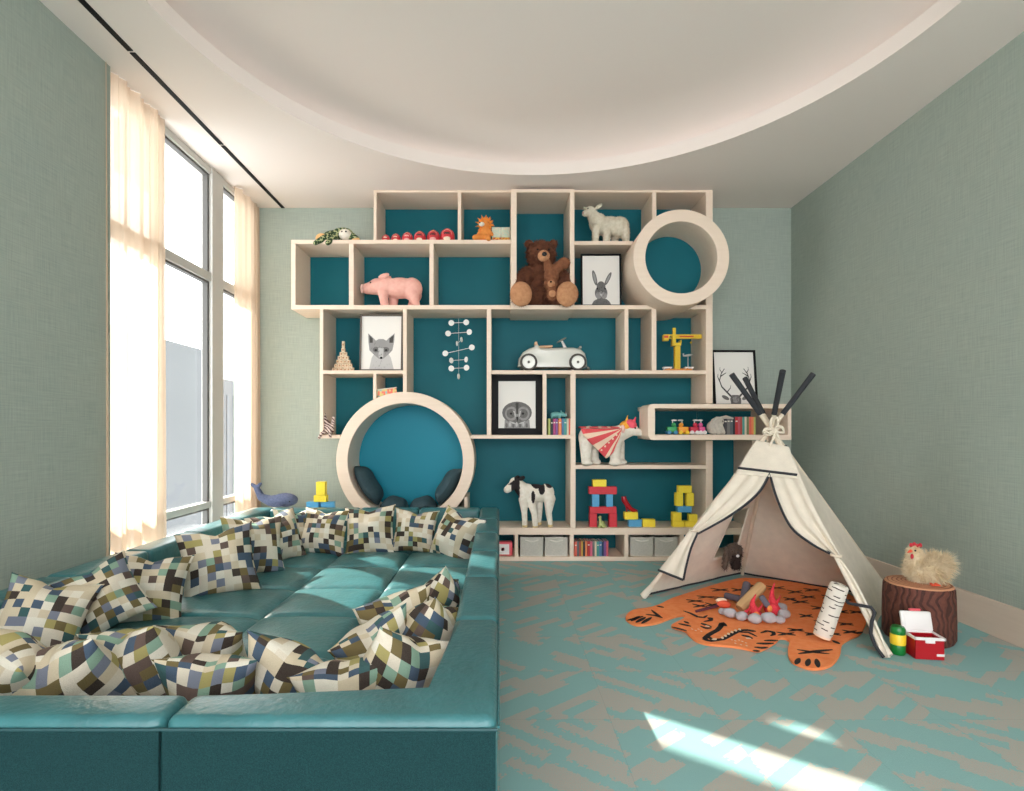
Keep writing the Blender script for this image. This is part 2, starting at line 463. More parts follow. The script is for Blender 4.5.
for a, b_ in zip(xsegs, xsegs[1:]):
    x0, x1 = b_, a
    # front run; mitred end corners are part of the first and last block
    m = M(M_LEATH)
    if a == SX1:
        # L shaped corner block
        poly = [(x0+g,SY0),(SX1,SY0),(SX1,ysegs[1]-g),(IX1,ysegs[1]-g),(IX1,IY0),(x0+g,IY0)]
    elif b_ == SX0:
        poly = [(x1-g,SY0),(x1-g,IY0),(IX0,IY0),(IX0,ysegs[1]-g),(SX0,ysegs[1]-g),(SX0,SY0)]
    else:
        poly = [(x0+g,SY0),(x1-g,SY0),(x1-g,IY0),(x0+g,IY0)]
    m.prism(poly, lambda u,v: (u-so_.x, v-so_.y, .04), M_LEATH, (0,0,SZ-.04))
    es = [e for e in m.bm.edges if max(v.co.z for v in e.verts) > .3]
    bmesh.ops.bevel(m.bm, geom=es, offset=.026, segments=4, profile=.5, affect='EDGES')
    m.out('backrest', sofa, angle=60)
    if a == SX1: rr = (IX0, IX1)
bx = [IX0, -1.254, -.716, IX1]
for x0, x1 in zip(bx, bx[1:]): rb('backrest', x0+g, x1-g, IY1, SY1, .04, SZ, M_LEATH, .028)
# outer fabric panels and piping
for x0, x1 in zip(xsegs[1:], xsegs):
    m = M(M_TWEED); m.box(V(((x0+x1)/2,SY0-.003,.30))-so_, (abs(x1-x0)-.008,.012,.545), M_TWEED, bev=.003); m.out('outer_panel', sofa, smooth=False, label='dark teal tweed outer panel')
m = M(M_LEATH)
m.tube([V((SX0,SY0-.006,.575))-so_, V((SX1,SY0-.006,.575))-so_], .004, M_SEAM, 6)
m.tube([V((SX1+.003,SY0,.578))-so_, V((SX1+.003,SY1,.578))-so_], .0035, M_LEATH, 6)
m.out('piping', sofa)
m = M(M_BLACK); m.box(V(((SX0+SX1)/2,(SY0+SY1)/2,.03))-so_, (SX1-SX0-.08,SY1-SY0-.08,.06), M_BLACK); m.out('plinth', sofa, smooth=False)
# seat cushions, shallow crowns and seam valleys
sy = [IY0,1.9,2.41,2.92,3.43,3.96,4.45,IY1]
for i, (x0, x1) in enumerate(zip(bx, bx[1:])):
    for j, (y0, y1) in enumerate(zip(sy, sy[1:])):
        m = M(M_LEATH); ph = i*3.1+j*1.7
        def fn(u, v):
            uu, vv = 2*u-1, 2*v-1
            k = (1-abs(uu)**7)*(1-abs(vv)**7)
            x = x0+g+(x1-x0-2*g)*u; y = y0+g+(y1-y0-2*g)*v
            wr = .0035*noise.noise((x*5,y*5,ph))
            return (x-so_.x, y-so_.y, SEAT-.03+.03*k**.35+.020*(1-uu*uu)*(1-vv*vv)+wr*k)
        m.grid(fn, 22, 22, M_LEATH)
        # skirt
        for (ax, ay), (bx_, by_) in (((x0,y0),(x1,y0)),((x1,y0),(x1,y1)),((x1,y1),(x0,y1)),((x0,y1),(x0,y0))):
            m.poly([(ax-so_.x,ay-so_.y,.06),(bx_-so_.x,by_-so_.y,.06),(bx_-so_.x,by_-so_.y,SEAT-.03),(ax-so_.x,ay-so_.y,SEAT-.03)], M_LEATH)
        m.out('seat_cushion', sofa, angle=70)

# ------------------------------------------------------------ checked pillows
def pillow_mesh(seed, S=.21, T=.135):
    rnd = random.Random(seed); bm = bmesh.new(); n = 20
    uvl = bm.loops.layers.uv.new('uv')
    o1, o2 = rnd.random()*10, rnd.random()*10
    def pt(i, j, sgn):
        u, v = 2*i/n-1, 2*j/n-1
        u, v = math.sin(u*PI/2), math.sin(v*PI/2)
        x = S*u*(1-.13*(1-v*v)); z = S*v*(1-.13*(1-u*u))
        t = T*max(0,(1-u**2))**.62*max(0,(1-v**2))**.62
        t *= 1+.25*noise.noise((u*1.6+o1, v*1.6, sgn*2+o2))
        fold = .006*math.sin(4*u+3*v+o1)*(1-u*u)*(1-v*v)
        bend = .010*math.sin(o2)*(u*u-.4) + .008*math.cos(o1)*(v*v-.3)+.008*u*v*math.sin(o1*3)
        # corner chop crease
        cr = -.03*math.exp(-((u*1.0)**2)/.05)*max(0,v)**3
        return V((x, sgn*t+fold+bend, z+cr))
    for sgn in (-1,1):
        vs = [[bm.verts.new(pt(i,j,sgn)) for j in range(n+1)] for i in range(n+1)]
        for i in range(n):
            for j in range(n):
                f = bm.faces.new((vs[i][j],vs[i+1][j],vs[i+1][j+1],vs[i][j+1])); f.smooth = True
                for lp, (a, b_) in zip(f.loops, ((i,j),(i+1,j),(i+1,j+1),(i,j+1))):
                    lp[uvl].uv = (.5+.5*math.sin((2*a/n-1)*PI/2)+(3 if sgn > 0 else 0)+.03, .5+.5*math.sin((2*b_/n-1)*PI/2)+.02)
    bmesh.ops.remove_doubles(bm, verts=bm.verts, dist=.0006)
    bmesh.ops.recalc_face_normals(bm, faces=bm.faces)
    me = bpy.data.meshes.new('throw_pillow'); bm.to_mesh(me); bm.free(); me.materials.append(M_PILLOW); return me
PMESH = [pillow_mesh(s) for s in (1,5,9,14)]
# ------------------------------------------------------------ pillows on the sofa
PG = 'checked pillows on the pit sofa'
_pk = [0]
def pil(px, py, Y, rz, lean, roll, label, s=1.0):
    k = _pk[0]; _pk[0] += 1
    o = bpy.data.objects.new('throw_pillow', PMESH[k % 4]); COL.objects.link(o)
    o.location = P(px, py, Y)
    R = Matrix.Rotation(math.radians(rz),4,'Z') @ Matrix.Rotation(math.radians(-lean),4,'X') @ Matrix.Rotation(math.radians(roll),4,'Y')
    o.rotation_euler = R.to_euler(); o.scale = (s,s,s)
    setp(o, label, 'pillow', PG)
pil(324,532,4.42,-4,20,3,'checked pillow in the far row, the one standing below the yellow and blue toy blocks', .92)
pil(370,531,4.44,3,18,-3,'checked pillow in the far row beneath the round nook, beside the one under the blocks', .98)
pil(415,531,4.46,-2,20,4,'checked pillow in the far row, standing between the nook pillow and the corner pillow', .86)
pil(456,537,4.30,-34,22,12,'checked pillow turned sideways in the far corner next to the aisle', 1.0)
pil(297,531,4.50,45,18,5,'checked pillow in the far corner nearest the toy whale', .9)
pil(277,537,4.12,50,20,-6,'checked pillow on the window side, directly in front of the whale corner pillow', .95)
pil(253,546,3.74,42,20,4,'checked pillow on the window side, squeezed behind the large upright one', .98)
pil(219,562,3.32,30,20,-6,'large upright checked pillow at the front of the far window-side cluster', 1.02)
pil(148,589,2.86,26,24,8,'checked pillow leaning on the window-side backrest, rear one of the near three', .88)
pil(102,597,2.54,34,26,-24,'checked pillow leaning on the window-side backrest, middle one of the near three', .78)
pil(42,618,2.30,30,30,16,'checked pillow leaning on the window-side backrest, front one of the near three', .80)
pil(14,676,1.84,150,30,-20,'checked pillow half cut by the picture edge at the front corner of the sofa', .86)
pil(72,684,1.84,195,34,20,'rumpled checked pillow slumped against the near backrest before the upright trio', .9)
pil(142,667,1.98,168,24,12,'upright checked pillow with a dark pointed corner above the near backrest seam', .86)
pil(207,654,2.20,176,36,-8,'checked pillow lying behind the low one at the near backrest', .80)
pil(212,690,1.84,186,30,-4,'low checked pillow whose top just clears the near backrest beside its seam', .76)
pil(289,680,1.92,160,26,-22,'checked pillow with a raised pointed corner at the middle of the near backrest', .80)
pil(347,694,1.82,192,34,8,'low checked pillow between the pointed one and the big corner one', .74)
pil(400,676,1.86,205,24,-24,'big checked pillow in the near corner of the aisle side, frontmost of its heap', .84)
pil(376,650,2.12,222,26,26,'checked pillow tilted behind the frontmost one in the near corner heap', .76)
pil(396,624,2.36,212,24,14,'cream checked pillow with a pointed top in the middle of the corner heap', .80)
pil(427,638,2.18,240,24,-26,'checked pillow resting on the aisle-side backrest in the corner heap', .78)
pil(437,604,2.60,250,20,-28,'checked pillow standing rearmost in the corner heap by the aisle-side backrest', .76)

# ------------------------------------------------------------ shelving wall
SH = V((1.0*((523-CX)*YF/F), YF, 0))
shelf = thing('shelving_unit', 'pale wooden floor-to-ceiling shelving wall with teal back panels and round openings', 'shelves', SH)
def sx(px, Y=YF): return (px-CX)*Y/F
def sz(py, Y=YF): return HC+(CY-py)*Y/F
def board(name, x0, x1, y0, y1, Y=YF, mt=None, yb=YW-.022, label=None):
    m = M(mt or M_SHELF)
    X0, X1, Z0, Z1 = sx(x0,Y), sx(x1,Y), sz(y1,Y), sz(y0,Y)
    Z1 = min(Z1, H-.004); Z0 = max(Z0, .0)
    m.box(V(((X0+X1)/2,(Y+yb)/2,(Z0+Z1)/2))-SH, (X1-X0, yb-Y, Z1-Z0), mt or M_SHELF, bev=.0025, seg=1)
    return m.out(name, shelf, smooth=False)
hb = [(373.5,511,188.5,192.3),(574.5,712.8,188.5,192.3),
 (291,511,239.7,243.7),(574.5,633,241,244.7),
 (291,511,305,309.3),(574.5,712.8,305,309.3),
 (319.7,406.8,370.3,373.8),(491.3,706,370.3,374),
 (319.7,340,435,438.5),(470.3,575.6,435,438.7),
 (575.6,706,465,469),
 (464,756,528,534.8),(464,756,557,561)]
for b_ in hb: board('shelf_board', *b_)
for b_ in [(373.5,376.5,192.3,239.7),(457.8,461.2,192.3,239.7),(652.3,656.5,192.3,224.5),
 (706,712.8,192.3,241.5),(706,712.8,292.5,305),
 (291,295.6,243.7,305),(348.9,353.7,243.7,305),(429.4,433.7,243.7,305),
 (319.7,323.2,309.3,370.3),(319.7,323.2,373.8,435),(403,406.8,309.3,370.3),(403,406.8,373.8,392),(486.8,491.3,309.3,435),(624.6,628.5,309.3,370.3),(651.7,656.5,309.3,370.3),
 (706,712.8,309.3,403.5),(706,712.8,440.5,528),
 (373.1,376.4,373.8,399.5),(542.8,546.6,374,435),(570.6,575.6,374,435),(570.6,575.6,438.7,528),
 (464,467.5,497,528),(464,467.5,534.8,557),(514.7,518.2,534.8,557),(569.8,573.8,534.8,557),(624.5,628.5,534.8,557),(680,684,534.8,557),(752,756,440.5,528),(752,756,534.8,557)]:
    board('divider', *b_)
# protruding bear box
YB = 5.42
def fx(x, Y): return CX+(x-CX)  # pixel column is kept, only the plane changes
for nm, b_ in (('shelf_board',(511,574.5,305,309.3)),('shelf_board',(511,574.5,189,192.3)),('divider',(511,516.6,192.3,305)),('divider',(570,574.5,192.3,305))):
    x0, x1, y0, y1 = b_
    board(nm, x0, x1, y0, y1, Y=YB)
# protruding low box with rounded end
YR = 5.196
board('shelf_board',658.2,791.5,404,408.4,Y=YR); board('shelf_board',658.2,791.5,434.8,440,Y=YR)
board('divider',788,791.5,408.4,434.8,Y=YR)
m = M(M_SHELF)
def bxp(): 
    pts = []
    X0, X1 = sx(648,YR), sx(655,YR); Z0, Z1 = sz(440,YR), sz(404,YR); r = .05
    for cx_, cz_, a0 in ((X0+r,Z1-r,PI),(X0+r,Z0+r,1.5*PI)):
        for k in range(7):
            a = a0 - k/6*PI/2 if a0 == PI else a0 - k/6*PI/2
            pts.append((cx_+r*math.cos(a), cz_+r*math.sin(a)))
    return pts, X1, Z0, Z1
pts, X1, Z0, Z1 = bxp()
outl = pts[:7] + [(X1+.03,Z1),(X1+.03,Z1-.041),(X1,Z1-.041),(X1,Z0+.048),(X1+.03,Z0+.048),(X1+.03,Z0)] + pts[7:]
m.prism(outl, lambda u,v: (u-SH.x, YR-SH.y, v), M_SHELF, (0,YF-.01-YR,0))
m.out('rounded_end', shelf, angle=30)
# teal back panels
for b_ in [(373.5,712.8,189,240),(291,712.8,240,307),(319.7,712.8,307,438),(464,712.8,438,561),(712.8,756,440,561)]:
    x0,x1,y0,y1 = b_
    m = M(M_TEAL); X0,X1,Z0,Z1 = sx(x0)+.004,sx(x1)-.004,max(.01,sz(y1)),min(H-.01,sz(y0))
    m.box(V(((X0+X1)/2,YW-.011,(Z0+Z1)/2))-SH,(X1-X0,.018,Z1-Z0),M_TEAL); m.out('back_panel', shelf, smooth=False, label='teal back panel')
m = M(M_TEAL); X0,X1,Z0,Z1 = sx(712.8)+.004,sx(791,YR),sz(436,YR),sz(406,YR)
m.box(V(((X0+X1)/2,YW-.011,(Z0+Z1)/2))-SH,(X1-X0,.018,Z1-Z0),M_TEAL); m.out('back_panel', shelf, smooth=False, label='teal back panel')
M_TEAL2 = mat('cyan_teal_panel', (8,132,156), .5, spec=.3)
# round openings
def ring(px, py, ro_, ri_, Y, yb, ydisc, label):
    m = M(M_SHELF); c = P(px,py,Y)-SH; ro, ri = ro_*Y/F, ri_*Y/F
    d = yb-Y
    m.lathe([(ri,d),(ri,.004),(ri+.004,0),(ro-.004,0),(ro,.004),(ro,d),(ri,d)], M_SHELF, 96, c, 'Y')
    r = m.out('round_frame', shelf, angle=30, label=label)
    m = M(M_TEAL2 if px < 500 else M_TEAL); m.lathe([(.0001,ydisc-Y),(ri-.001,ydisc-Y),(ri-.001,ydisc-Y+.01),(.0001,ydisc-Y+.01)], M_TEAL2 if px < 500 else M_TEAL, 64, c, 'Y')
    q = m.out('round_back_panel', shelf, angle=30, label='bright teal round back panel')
    return r
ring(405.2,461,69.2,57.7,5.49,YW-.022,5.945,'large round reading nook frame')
ring(681.4,257.3,48,36,5.22,YW-.022,5.64,'small round frame standing proud of the shelves')
# nook padding
M_SLATE = mat('slate_upholstery', (48,72,80), .8, var=.1, vscale=30, bump=.2, bscale=200)
m = M(M_SLATE)
def pad(px, py, rx, ry, rz, ang):
    m.ell(P(px,py,5.74), (rx,ry,rz), M_SLATE, (0,ang,0), 3)
def curved(a0, a1, label):
    m = M(M_SLATE); c = P(405.2,461,5.49); Ri = 57.7*5.49/F; n_ = 24
    def fn(u, v):
        a = math.radians(a0+(a1-a0)*u); e = (1-abs(2*u-1)**4)**.5; th = .03+.135*e
        w_ = 2*PI*v
        rad = Ri-.004-th/2-.0+ (th/2)*math.cos(w_)
        y = 5.72+.17*e*math.sin(w_)+.02*math.sin(w_)
        return (c.x+rad*math.cos(a), y, c.z+rad*math.sin(a))
    m.grid(fn, n_, 16, M_SLATE); m.bm.verts.ensure_lookup_table()
    o = m.out('nook_cushion'); setp(o, label, 'cushion', 'slate cushions in the round nook'); return o
curved(187,236,'slate cushion curving up the window side of the large round nook')
curved(304,350,'slate cushion curving up the bookcase side of the large round nook')
curved(238,269,'flat slate seat cushion in the round nook, on its window half')
curved(271,302,'flat slate seat cushion in the round nook, on its bookcase half')
# ============================================================ shared builders for soft toys
def blob_mesh(shapes, vox, smooth=4, matfn=None, mats=(), fur=None, name='body'):
    """one continuous skin around ellipsoids ('e',c,r[,rot]) and tapered limbs ('c',pts,radii)"""
    m = M(*mats)
    for s in shapes:
        if s[0] == 'e': m.ell(s[1], s[2], mats[0], s[3] if len(s) > 3 else (0,0,0), 3)
        else:
            pts = [V(p) for p in s[1]]; rr = s[2] if hasattr(s[2],'__len__') else [s[2]]*len(pts)
            m.tube(pts, rr, mats[0], 14)
            for p, r in ((pts[0],rr[0]),(pts[-1],rr[-1])): m.ell(p, r, mats[0], (0,0,0), 2)
    o = m.out('tmp')
    o.data.materials.clear()
    md = o.modifiers.new('r','REMESH'); md.mode = 'VOXEL'; md.voxel_size = vox; md.use_smooth_shade = True
    sm = o.modifiers.new('s','SMOOTH'); sm.iterations = smooth; sm.factor = .5
    dg = bpy.context.evaluated_depsgraph_get(); dg.update()
    me = bpy.data.meshes.new_from_object(o.evaluated_get(dg)); me.name = name
    bpy.data.objects.remove(o)
    me.materials.clear()
    for q in mats: me.materials.append(q)
    for p in me.polygons:
        p.use_smooth = True; p.material_index = (matfn(p.center) if matfn else 0)
    if fur:
        n, ln, wd, droop = fur[:4]; rnd = random.Random(3)
        areas = [p.area for p in me.polygons]
        pick = rnd.choices(range(len(areas)), weights=areas, k=n)
        bm = bmesh.new(); bm.from_mesh(me)
        info = [(me.polygons[i].center.copy(), me.polygons[i].normal.copy(), me.polygons[i].material_index) for i in pick]
        lenfn = fur[4] if len(fur) > 4 else (lambda c: 1)
        for c, nn, mi in info:
            L_ = ln*rnd.uniform(.5,1.15)*lenfn(c)
            if L_ <= 0: continue
            d = (nn + V((rnd.uniform(-.6,.6), rnd.uniform(-.6,.6), rnd.uniform(-.6,.6)-droop))).normalized()
            t = d.cross(V((rnd.uniform(-1,1),rnd.uniform(-1,1),rnd.uniform(-1,1)))).normalized()*wd
            a = bm.verts.new(c-t-nn*wd); b_ = bm.verts.new(c+t-nn*wd); e = bm.verts.new(c+d*L_+V((0,0,-droop*L_*.3)))
            f = bm.faces.new((a,b_,e)); f.material_index = mi
        bm.to_mesh(me); bm.free()
    return me
def blob(name, parent, shapes, vox, smooth=4, matfn=None, mats=(), fur=None, label=None):
    me = blob_mesh(shapes, vox, smooth, matfn, mats, fur, name)
    o = bpy.data.objects.new(name, me); COL.objects.link(o)
    if parent is not None: o.parent = parent
    if label: o['label'] = label
    return o

# ------------------------------------------------------------ materials for the play corner
M_CANV = mat('cream_canvas', (226,216,200), .9, var=.05, vscale=14, bump=.35, bscale=160, spec=.15)
M_TRIM = mat('charcoal_binding', (44,46,52), .8)
M_POLE = mat('pale_pole_wood', (222,208,186), .6, var=.06, vscale=10)
M_SLEEVE = mat('charcoal_pole_sleeve', (40,43,48), .75, var=.1, vscale=60)
M_ROPE = mat('cream_rope', (230,218,198), .9)
M_ORANGE = mat('orange_wool', (244,138,82), .95, rgb2=(250,156,102), vscale=25, bump=.5, bscale=300, spec=.1)
M_INK = mat('black_wool', (26,20,20), .9)
M_CREAMW = mat('cream_wool', (240,214,186), .95)
M_STONE = mat('grey_felt', (176,172,176), .9, var=.12, vscale=30, bump=.3, bscale=120)
M_GREYF = mat('slate_felt', (104,98,110), .9, var=.1, vscale=30)
M_LOG = m_wood('tan_log_fabric', (214,176,128), (184,142,96), 2.0, 'Z', .8)
M_FLAME = mat('red_felt', (206,38,58), .85, rgb2=(232,70,80), vscale=60, bump=.4, bscale=120)
M_FLAMEO = mat('orange_felt', (238,140,70), .85)
M_CORAL = mat('coral_felt', (236,96,66), .85, var=.08)
M_RED = mat('red_plastic', (176,14,30), .3, coat=.3)
M_GREEN = mat('green_plastic', (16,118,48), .35, coat=.2)
M_YEL = mat('yellow_plastic', (244,206,48), .4)
M_WPL = mat('white_plastic', (238,234,232), .4)

def m_bark():
    m = mat('brown_bark_fabric', (92,52,40), .8); b = NB(m); tc = b.N.new('ShaderNodeTexCoord').outputs['Object']
    x, y, z = b.sep(tc)
    ang = b.math('ARCTAN2', x, b.math('MULTIPLY', y, -1.0))
    nz = b.noise(tc, 7.0, 2)
    ph = b.math('ADD', b.math('MULTIPLY', ang, 26.0), b.math('MULTIPLY', nz, 26.0))
    wv = b.math('SINE', ph)
    f = b.math('GREATER_THAN', wv, .35)
    c = b.mix(f, srgb((112,64,50)), srgb((48,24,20)))
    c2 = b.mix(b.noise(tc, 60.0, 2), c, srgb((84,44,34)))
    b.L.new(c2, b.N['Principled BSDF'].inputs['Base Color'])
    b.L.new(b.bump(b.math('MULTIPLY', wv, -1.0), .35, .006), b.N['Principled BSDF'].inputs['Normal']); return m
def m_rings():
    m = mat('cut_wood_fabric', (198,140,104), .85); b = NB(m); tc = b.N.new('ShaderNodeTexCoord').outputs['Object']
    x, y, z = b.sep(tc)
    r = b.math('SQRT', b.math('ADD', b.math('MULTIPLY', x, x), b.math('MULTIPLY', y, y)))
    r = b.math('ADD', r, b.math('MULTIPLY', b.noise(tc, 8.0, 2), .03))
    wv = b.math('SINE', b.math('MULTIPLY', r, 260.0))
    c = b.mix(b.math('GREATER_THAN', wv, .5), srgb((204,146,110)), srgb((160,100,74)))
    b.L.new(c, b.N['Principled BSDF'].inputs['Base Color']); return m
def m_birch():
    m = mat('birch_print_fabric', (232,228,220), .85); b = NB(m); tc = b.N.new('ShaderNodeTexCoord').outputs['Object']
    x, y, z = b.sep(tc)
    ang = b.math('ARCTAN2', x, y)
    cell = b.math('FLOOR', b.math('MULTIPLY', z, 42.0)); ca = b.math('FLOOR', b.math('ADD', b.math('MULTIPLY', ang, 1.4), b.math('MULTIPLY', b.white(b.comb(cell, 1.0, 2.0)), 5.0)))
    w = b.white(b.comb(cell, ca, 4.0))
    fz = b.math('ABSOLUTE', b.math('SUBTRACT', b.math('FRACT', b.math('ADD', b.math('MULTIPLY', z, 42.0), b.math('MULTIPLY', b.noise(tc, 25.0, 1), .5))), .5))
    k = b.math('MULTIPLY', b.math('GREATER_THAN', w, .5), b.math('LESS_THAN', fz, .13))
    c = b.mix(k, srgb((222,214,202)), srgb((70,56,52)))
    b.L.new(c, b.N['Principled BSDF'].inputs['Base Color']); return m
M_BARK = m_bark(); M_RINGS = m_rings(); M_BIRCH = m_birch()

# ------------------------------------------------------------ teepee
K = V((2.02,4.12,1.31))
LF, RF, BL, RB = V((1.118,4.31,0)), V((2.227,3.177,0)), V((2.187,4.995,0)), V((3.01,4.22,0))
TC = (LF+RF+BL+RB)/4; TC.z = 0
tee = thing('play_teepee', 'cream canvas play teepee with charcoal edging and tied-back door flaps', 'play tent', TC)
def loc(p): return V(p)-TC
FR = .905                       # canvas reaches this fraction of the pole
RC_ = V((K.x,K.y,0))
def rim(Ft):
    q = Ft.lerp(K, FR); d = V((Ft.x-K.x, Ft.y-K.y, 0)).normalized(); return q + d*.02
def base(Ft):
    d = V((Ft.x-K.x, Ft.y-K.y, 0)).normalized(); return Ft + d*.012 + V((0,0,.012))
for Ft in (LF,RF,BL,RB):
    m = M(M_POLE); t_s = 1.09
    m.tube([loc(Ft+V((0,0,.004))), loc(Ft.lerp(K,t_s))], .0155, M_POLE, 12); o = m.out('pole', tee)
    m = M(M_SLEEVE); m.tube([loc(Ft.lerp(K,t_s-.005)), loc(Ft.lerp(K,1.2)), loc(Ft.lerp(K,1.31))], [.019,.0195,.021], M_SLEEVE, 12); m.out('pole_sleeve', tee)
def ripple(p, amp=.006, s=5): return amp*noise.noise(V(p)*s)
def panel(A, B, name, side, holes=None):
    a, b_, c, d = base(A), base(B), rim(B), rim(A)
    m = M(M_CANV)
    nx = (b_-a).cross(d-a).normalized()
    nu, nv = 40, 44
    def fn(u, v):
        p = a.lerp(b_,u).lerp(d.lerp(c,u), v)
        sag = (-.02*math.sin(PI*u)*math.sin(PI*v) if side else -.075*math.sin(PI*u)*(1-v)**2-.015*math.sin(PI*u))
        s_ = nx.dot(RC_ - p); ins = nx if s_ > 0 else -nx
        return loc(p + ins*(-sag) + nx*ripple(p,.008,6))
    vs = [[m.bm.verts.new(fn(i/nu,j/nv)) for j in range(nv+1)] for i in range(nu+1)]
    for i in range(nu):
        for j in range(nv):
            u, v = (i+.5)/nu, (j+.5)/nv
            if holes and holes[0] < u < holes[1] and holes[2] < v < holes[3]: continue
            m.bm.faces.new((vs[i][j],vs[i+1][j],vs[i+1][j+1],vs[i][j+1]))
    o = m.out(name, tee, solid=.003, angle=80)
    m = M(M_TRIM)
    m.tube([fn(k/20,0.008)for k in range(21)], .010, M_TRIM, 6)
    m.tube([fn(k/8,1) for k in range(9)], .008, M_TRIM, 6)
    if holes:
        u0,u1,v0,v1 = (round(holes[0]*nu)/nu, round(holes[1]*nu)/nu, round(holes[2]*nv)/nv, round(holes[3]*nv)/nv)
        m.tube([fn(u0,v0),fn(u1,v0),fn(u1,v1),fn(u0,v1),fn(u0,v0)], .006, M_CANV, 6)
    m.out('edge_binding', tee, label='charcoal edge binding')
    return fn
# window of the side panel, found from where the photo shows it
def plane_hit(px, py, A, B, C_):
    n_ = (B-A).cross(C_-A); d = V(((px-CX)/F, 1, (CY-py)/F)); o_ = V((0,0,HC))
    t = n_.dot(A-o_)/n_.dot(d); return o_+d*t
fnL = panel(LF, BL, 'canvas_panel', 1, holes=(.54,.86,.20,.56))
panel(BL, RB, 'canvas_panel', 1)
panel(RB, RF, 'canvas_panel', 0)
# front plane
a_, b_, c_, d_ = base(LF), base(RF), rim(RF), rim(LF)
NF = (b_-a_).cross(d_-a_).normalized()
if NF.y > 0: NF = -NF          # points out to the viewer
def FP(px, py, off=0.0): return plane_hit(px, py, a_, b_, K) + NF*off
def sheet(name, L_, R_, n_, nfold, amp, label=None, off=.0, depth=0, trims=()):
    """cloth between two pixel polylines L_ and R_ (top to bottom)"""
    def samp(P_, t):
        t = t*(len(P_)-1); i = min(int(t), len(P_)-2); f = t-i
        p0, p1, p2, p3 = P_[max(i-1,0)], P_[i], P_[i+1], P_[min(i+2,len(P_)-1)]
        return tuple(.5*((2*p1[k])+(-p0[k]+p2[k])*f+(2*p0[k]-5*p1[k]+4*p2[k]-p3[k])*f*f+(-p0[k]+3*p1[k]-3*p2[k]+p3[k])*f**3) for k in range(2))
    def fn(u, v):
        l, r = samp(L_, v), samp(R_, v)
        x = l[0]+(r[0]-l[0])*u; y = l[1]+(r[1]-l[1])*u
        w_ = math.hypot(r[0]-l[0], r[1]-l[1])
        fold = amp*math.sin(u*PI*nfold)*math.sin(PI*u)**.3*(v**.5)*(1 if w_ > 6 else .6)
        return loc(FP(x, y, off+fold+depth*math.sin(PI*u)*.0))
    m = M(M_CANV); m.grid(fn, 26, n_, M_CANV); m.out(name, tee, solid=.003, angle=80, label=label)
    return fn
# collar above the door
fc = sheet('front_collar', [(757.5,441),(749,453),(741,466.5),(736,475)], [(790,448),(794,460),(797.5,474),(800,480)], 12, 1, .0, off=.022, label='canvas collar above the door')
m = M(M_TRIM)
def trim(fn, pts, r=.009):
    m.tube([fn(*p)+NF*.004 for p in pts], r, M_TRIM, 6)
trim(fc, [(k/10, .74) for k in range(11)], .010)
m.out('edge_binding', tee, label='charcoal edge binding')
# left door flap: gathered at the tie, then hanging free
f1 = sheet('door_flap', [(757,444),(741,468),(722,492),(706,513),(693,531)], [(770.5,474),(762,490),(748,504),(728,518),(699,534)], 30, 5, .016, off=.012, label='canvas door flap tied back to the left pole')
f2 = sheet('door_flap', [(691,529),(680,545),(668,560),(659.5,570.5)], [(699,533),(692,549),(687.5,566),(684.5,580.5)], 16, 3, .014, off=.014, label='loose end of the left door flap')
m = M(M_TRIM); trim(f1, [(1,k/24) for k in range(25)]); trim(f2, [(k/8,1) for k in range(9)]); trim(f2, [(1,1-k/12) for k in range(13)])
m.out('edge_binding', tee, label='charcoal edge binding')
# right door flap
f3 = sheet('door_flap', [(770.5,474),(778,500),(792,528),(812,544),(831,554)], [(790,450),(800,474),(814,506),(829,534),(843,559)], 30, 5, .016, off=.012, label='canvas door flap tied back to the right pole')
f4 = sheet('door_flap', [(832,553),(843,574),(858,604),(872,632),(883,658)], [(842,560),(856,581),(868,604),(880,630),(891,658)], 20, 3, .012, off=.016, label='loose end of the right door flap')
m = M(M_TRIM); trim(f3, [(0,k/24) for k in range(25)]); 
m.tube([loc(FP(x,y,.03)) for x,y in ((834,586),(850,604),(858,605.5),(872,608),(876,613),(873,622),(872,634),(876,646),(885,658))], .010, M_TRIM, 6)
m.out('edge_binding', tee, label='charcoal edge binding')
# corner boots at the feet and ties
m = M(M_CANV)
for Ft in (LF,RF): m.tube([loc(Ft+V((0,0,.012))), loc(Ft.lerp(K,.07))], [.028,.022], M_CANV, 10)
m.out('pole_pocket', tee)
m = M(M_ROPE)
for x, y in ((695,531),(837,556)):
    c = loc(FP(x,y,.02)); m.lathe([(.030,-.008),(.036,0),(.030,.008),(.024,0),(.030,-.008)], M_ROPE, 16, c, 'Z')
m.out('tie_band', tee)
# rope bow round the poles
m = M(M_ROPE)
kc = loc(K)
for dz in (-.03,-.012,.006): m.lathe([(.040,dz-.009),(.050,dz),(.040,dz+.009),(.030,dz),(.040,dz-.009)], M_ROPE, 20, kc, 'Z')
def loop(cx_, cz_, rx, rz, ph, y=-.055):
    m.tube([kc+V((cx_+rx*math.cos(a+ph)*1.0, y-.01*math.sin(a), cz_+rz*math.sin(a))) for a in [2*PI*k/16 for k in range(17)]], .009, M_ROPE, 8)
loop(-.005,.045,.028,.045,0); loop(.035,.0,.03,.024,.5); loop(-.05,-.02,.035,.022,.2)
for pts in (((0,-.06,0),(-.05,-.07,-.03),(-.09,-.07,-.01)),((0,-.06,0),(.02,-.07,-.06),(.05,-.08,-.13)),((0,-.06,0),(-.02,-.075,-.07),(-.05,-.08,-.12)),((.01,-.06,0),(.05,-.06,.02),(.07,-.05,-.03))):
    m.tube([kc+V(p) for p in pts], .008, M_ROPE, 8)
m.out('rope_bow', tee)
# back corner canvas boots omitted: they stand behind the cloth

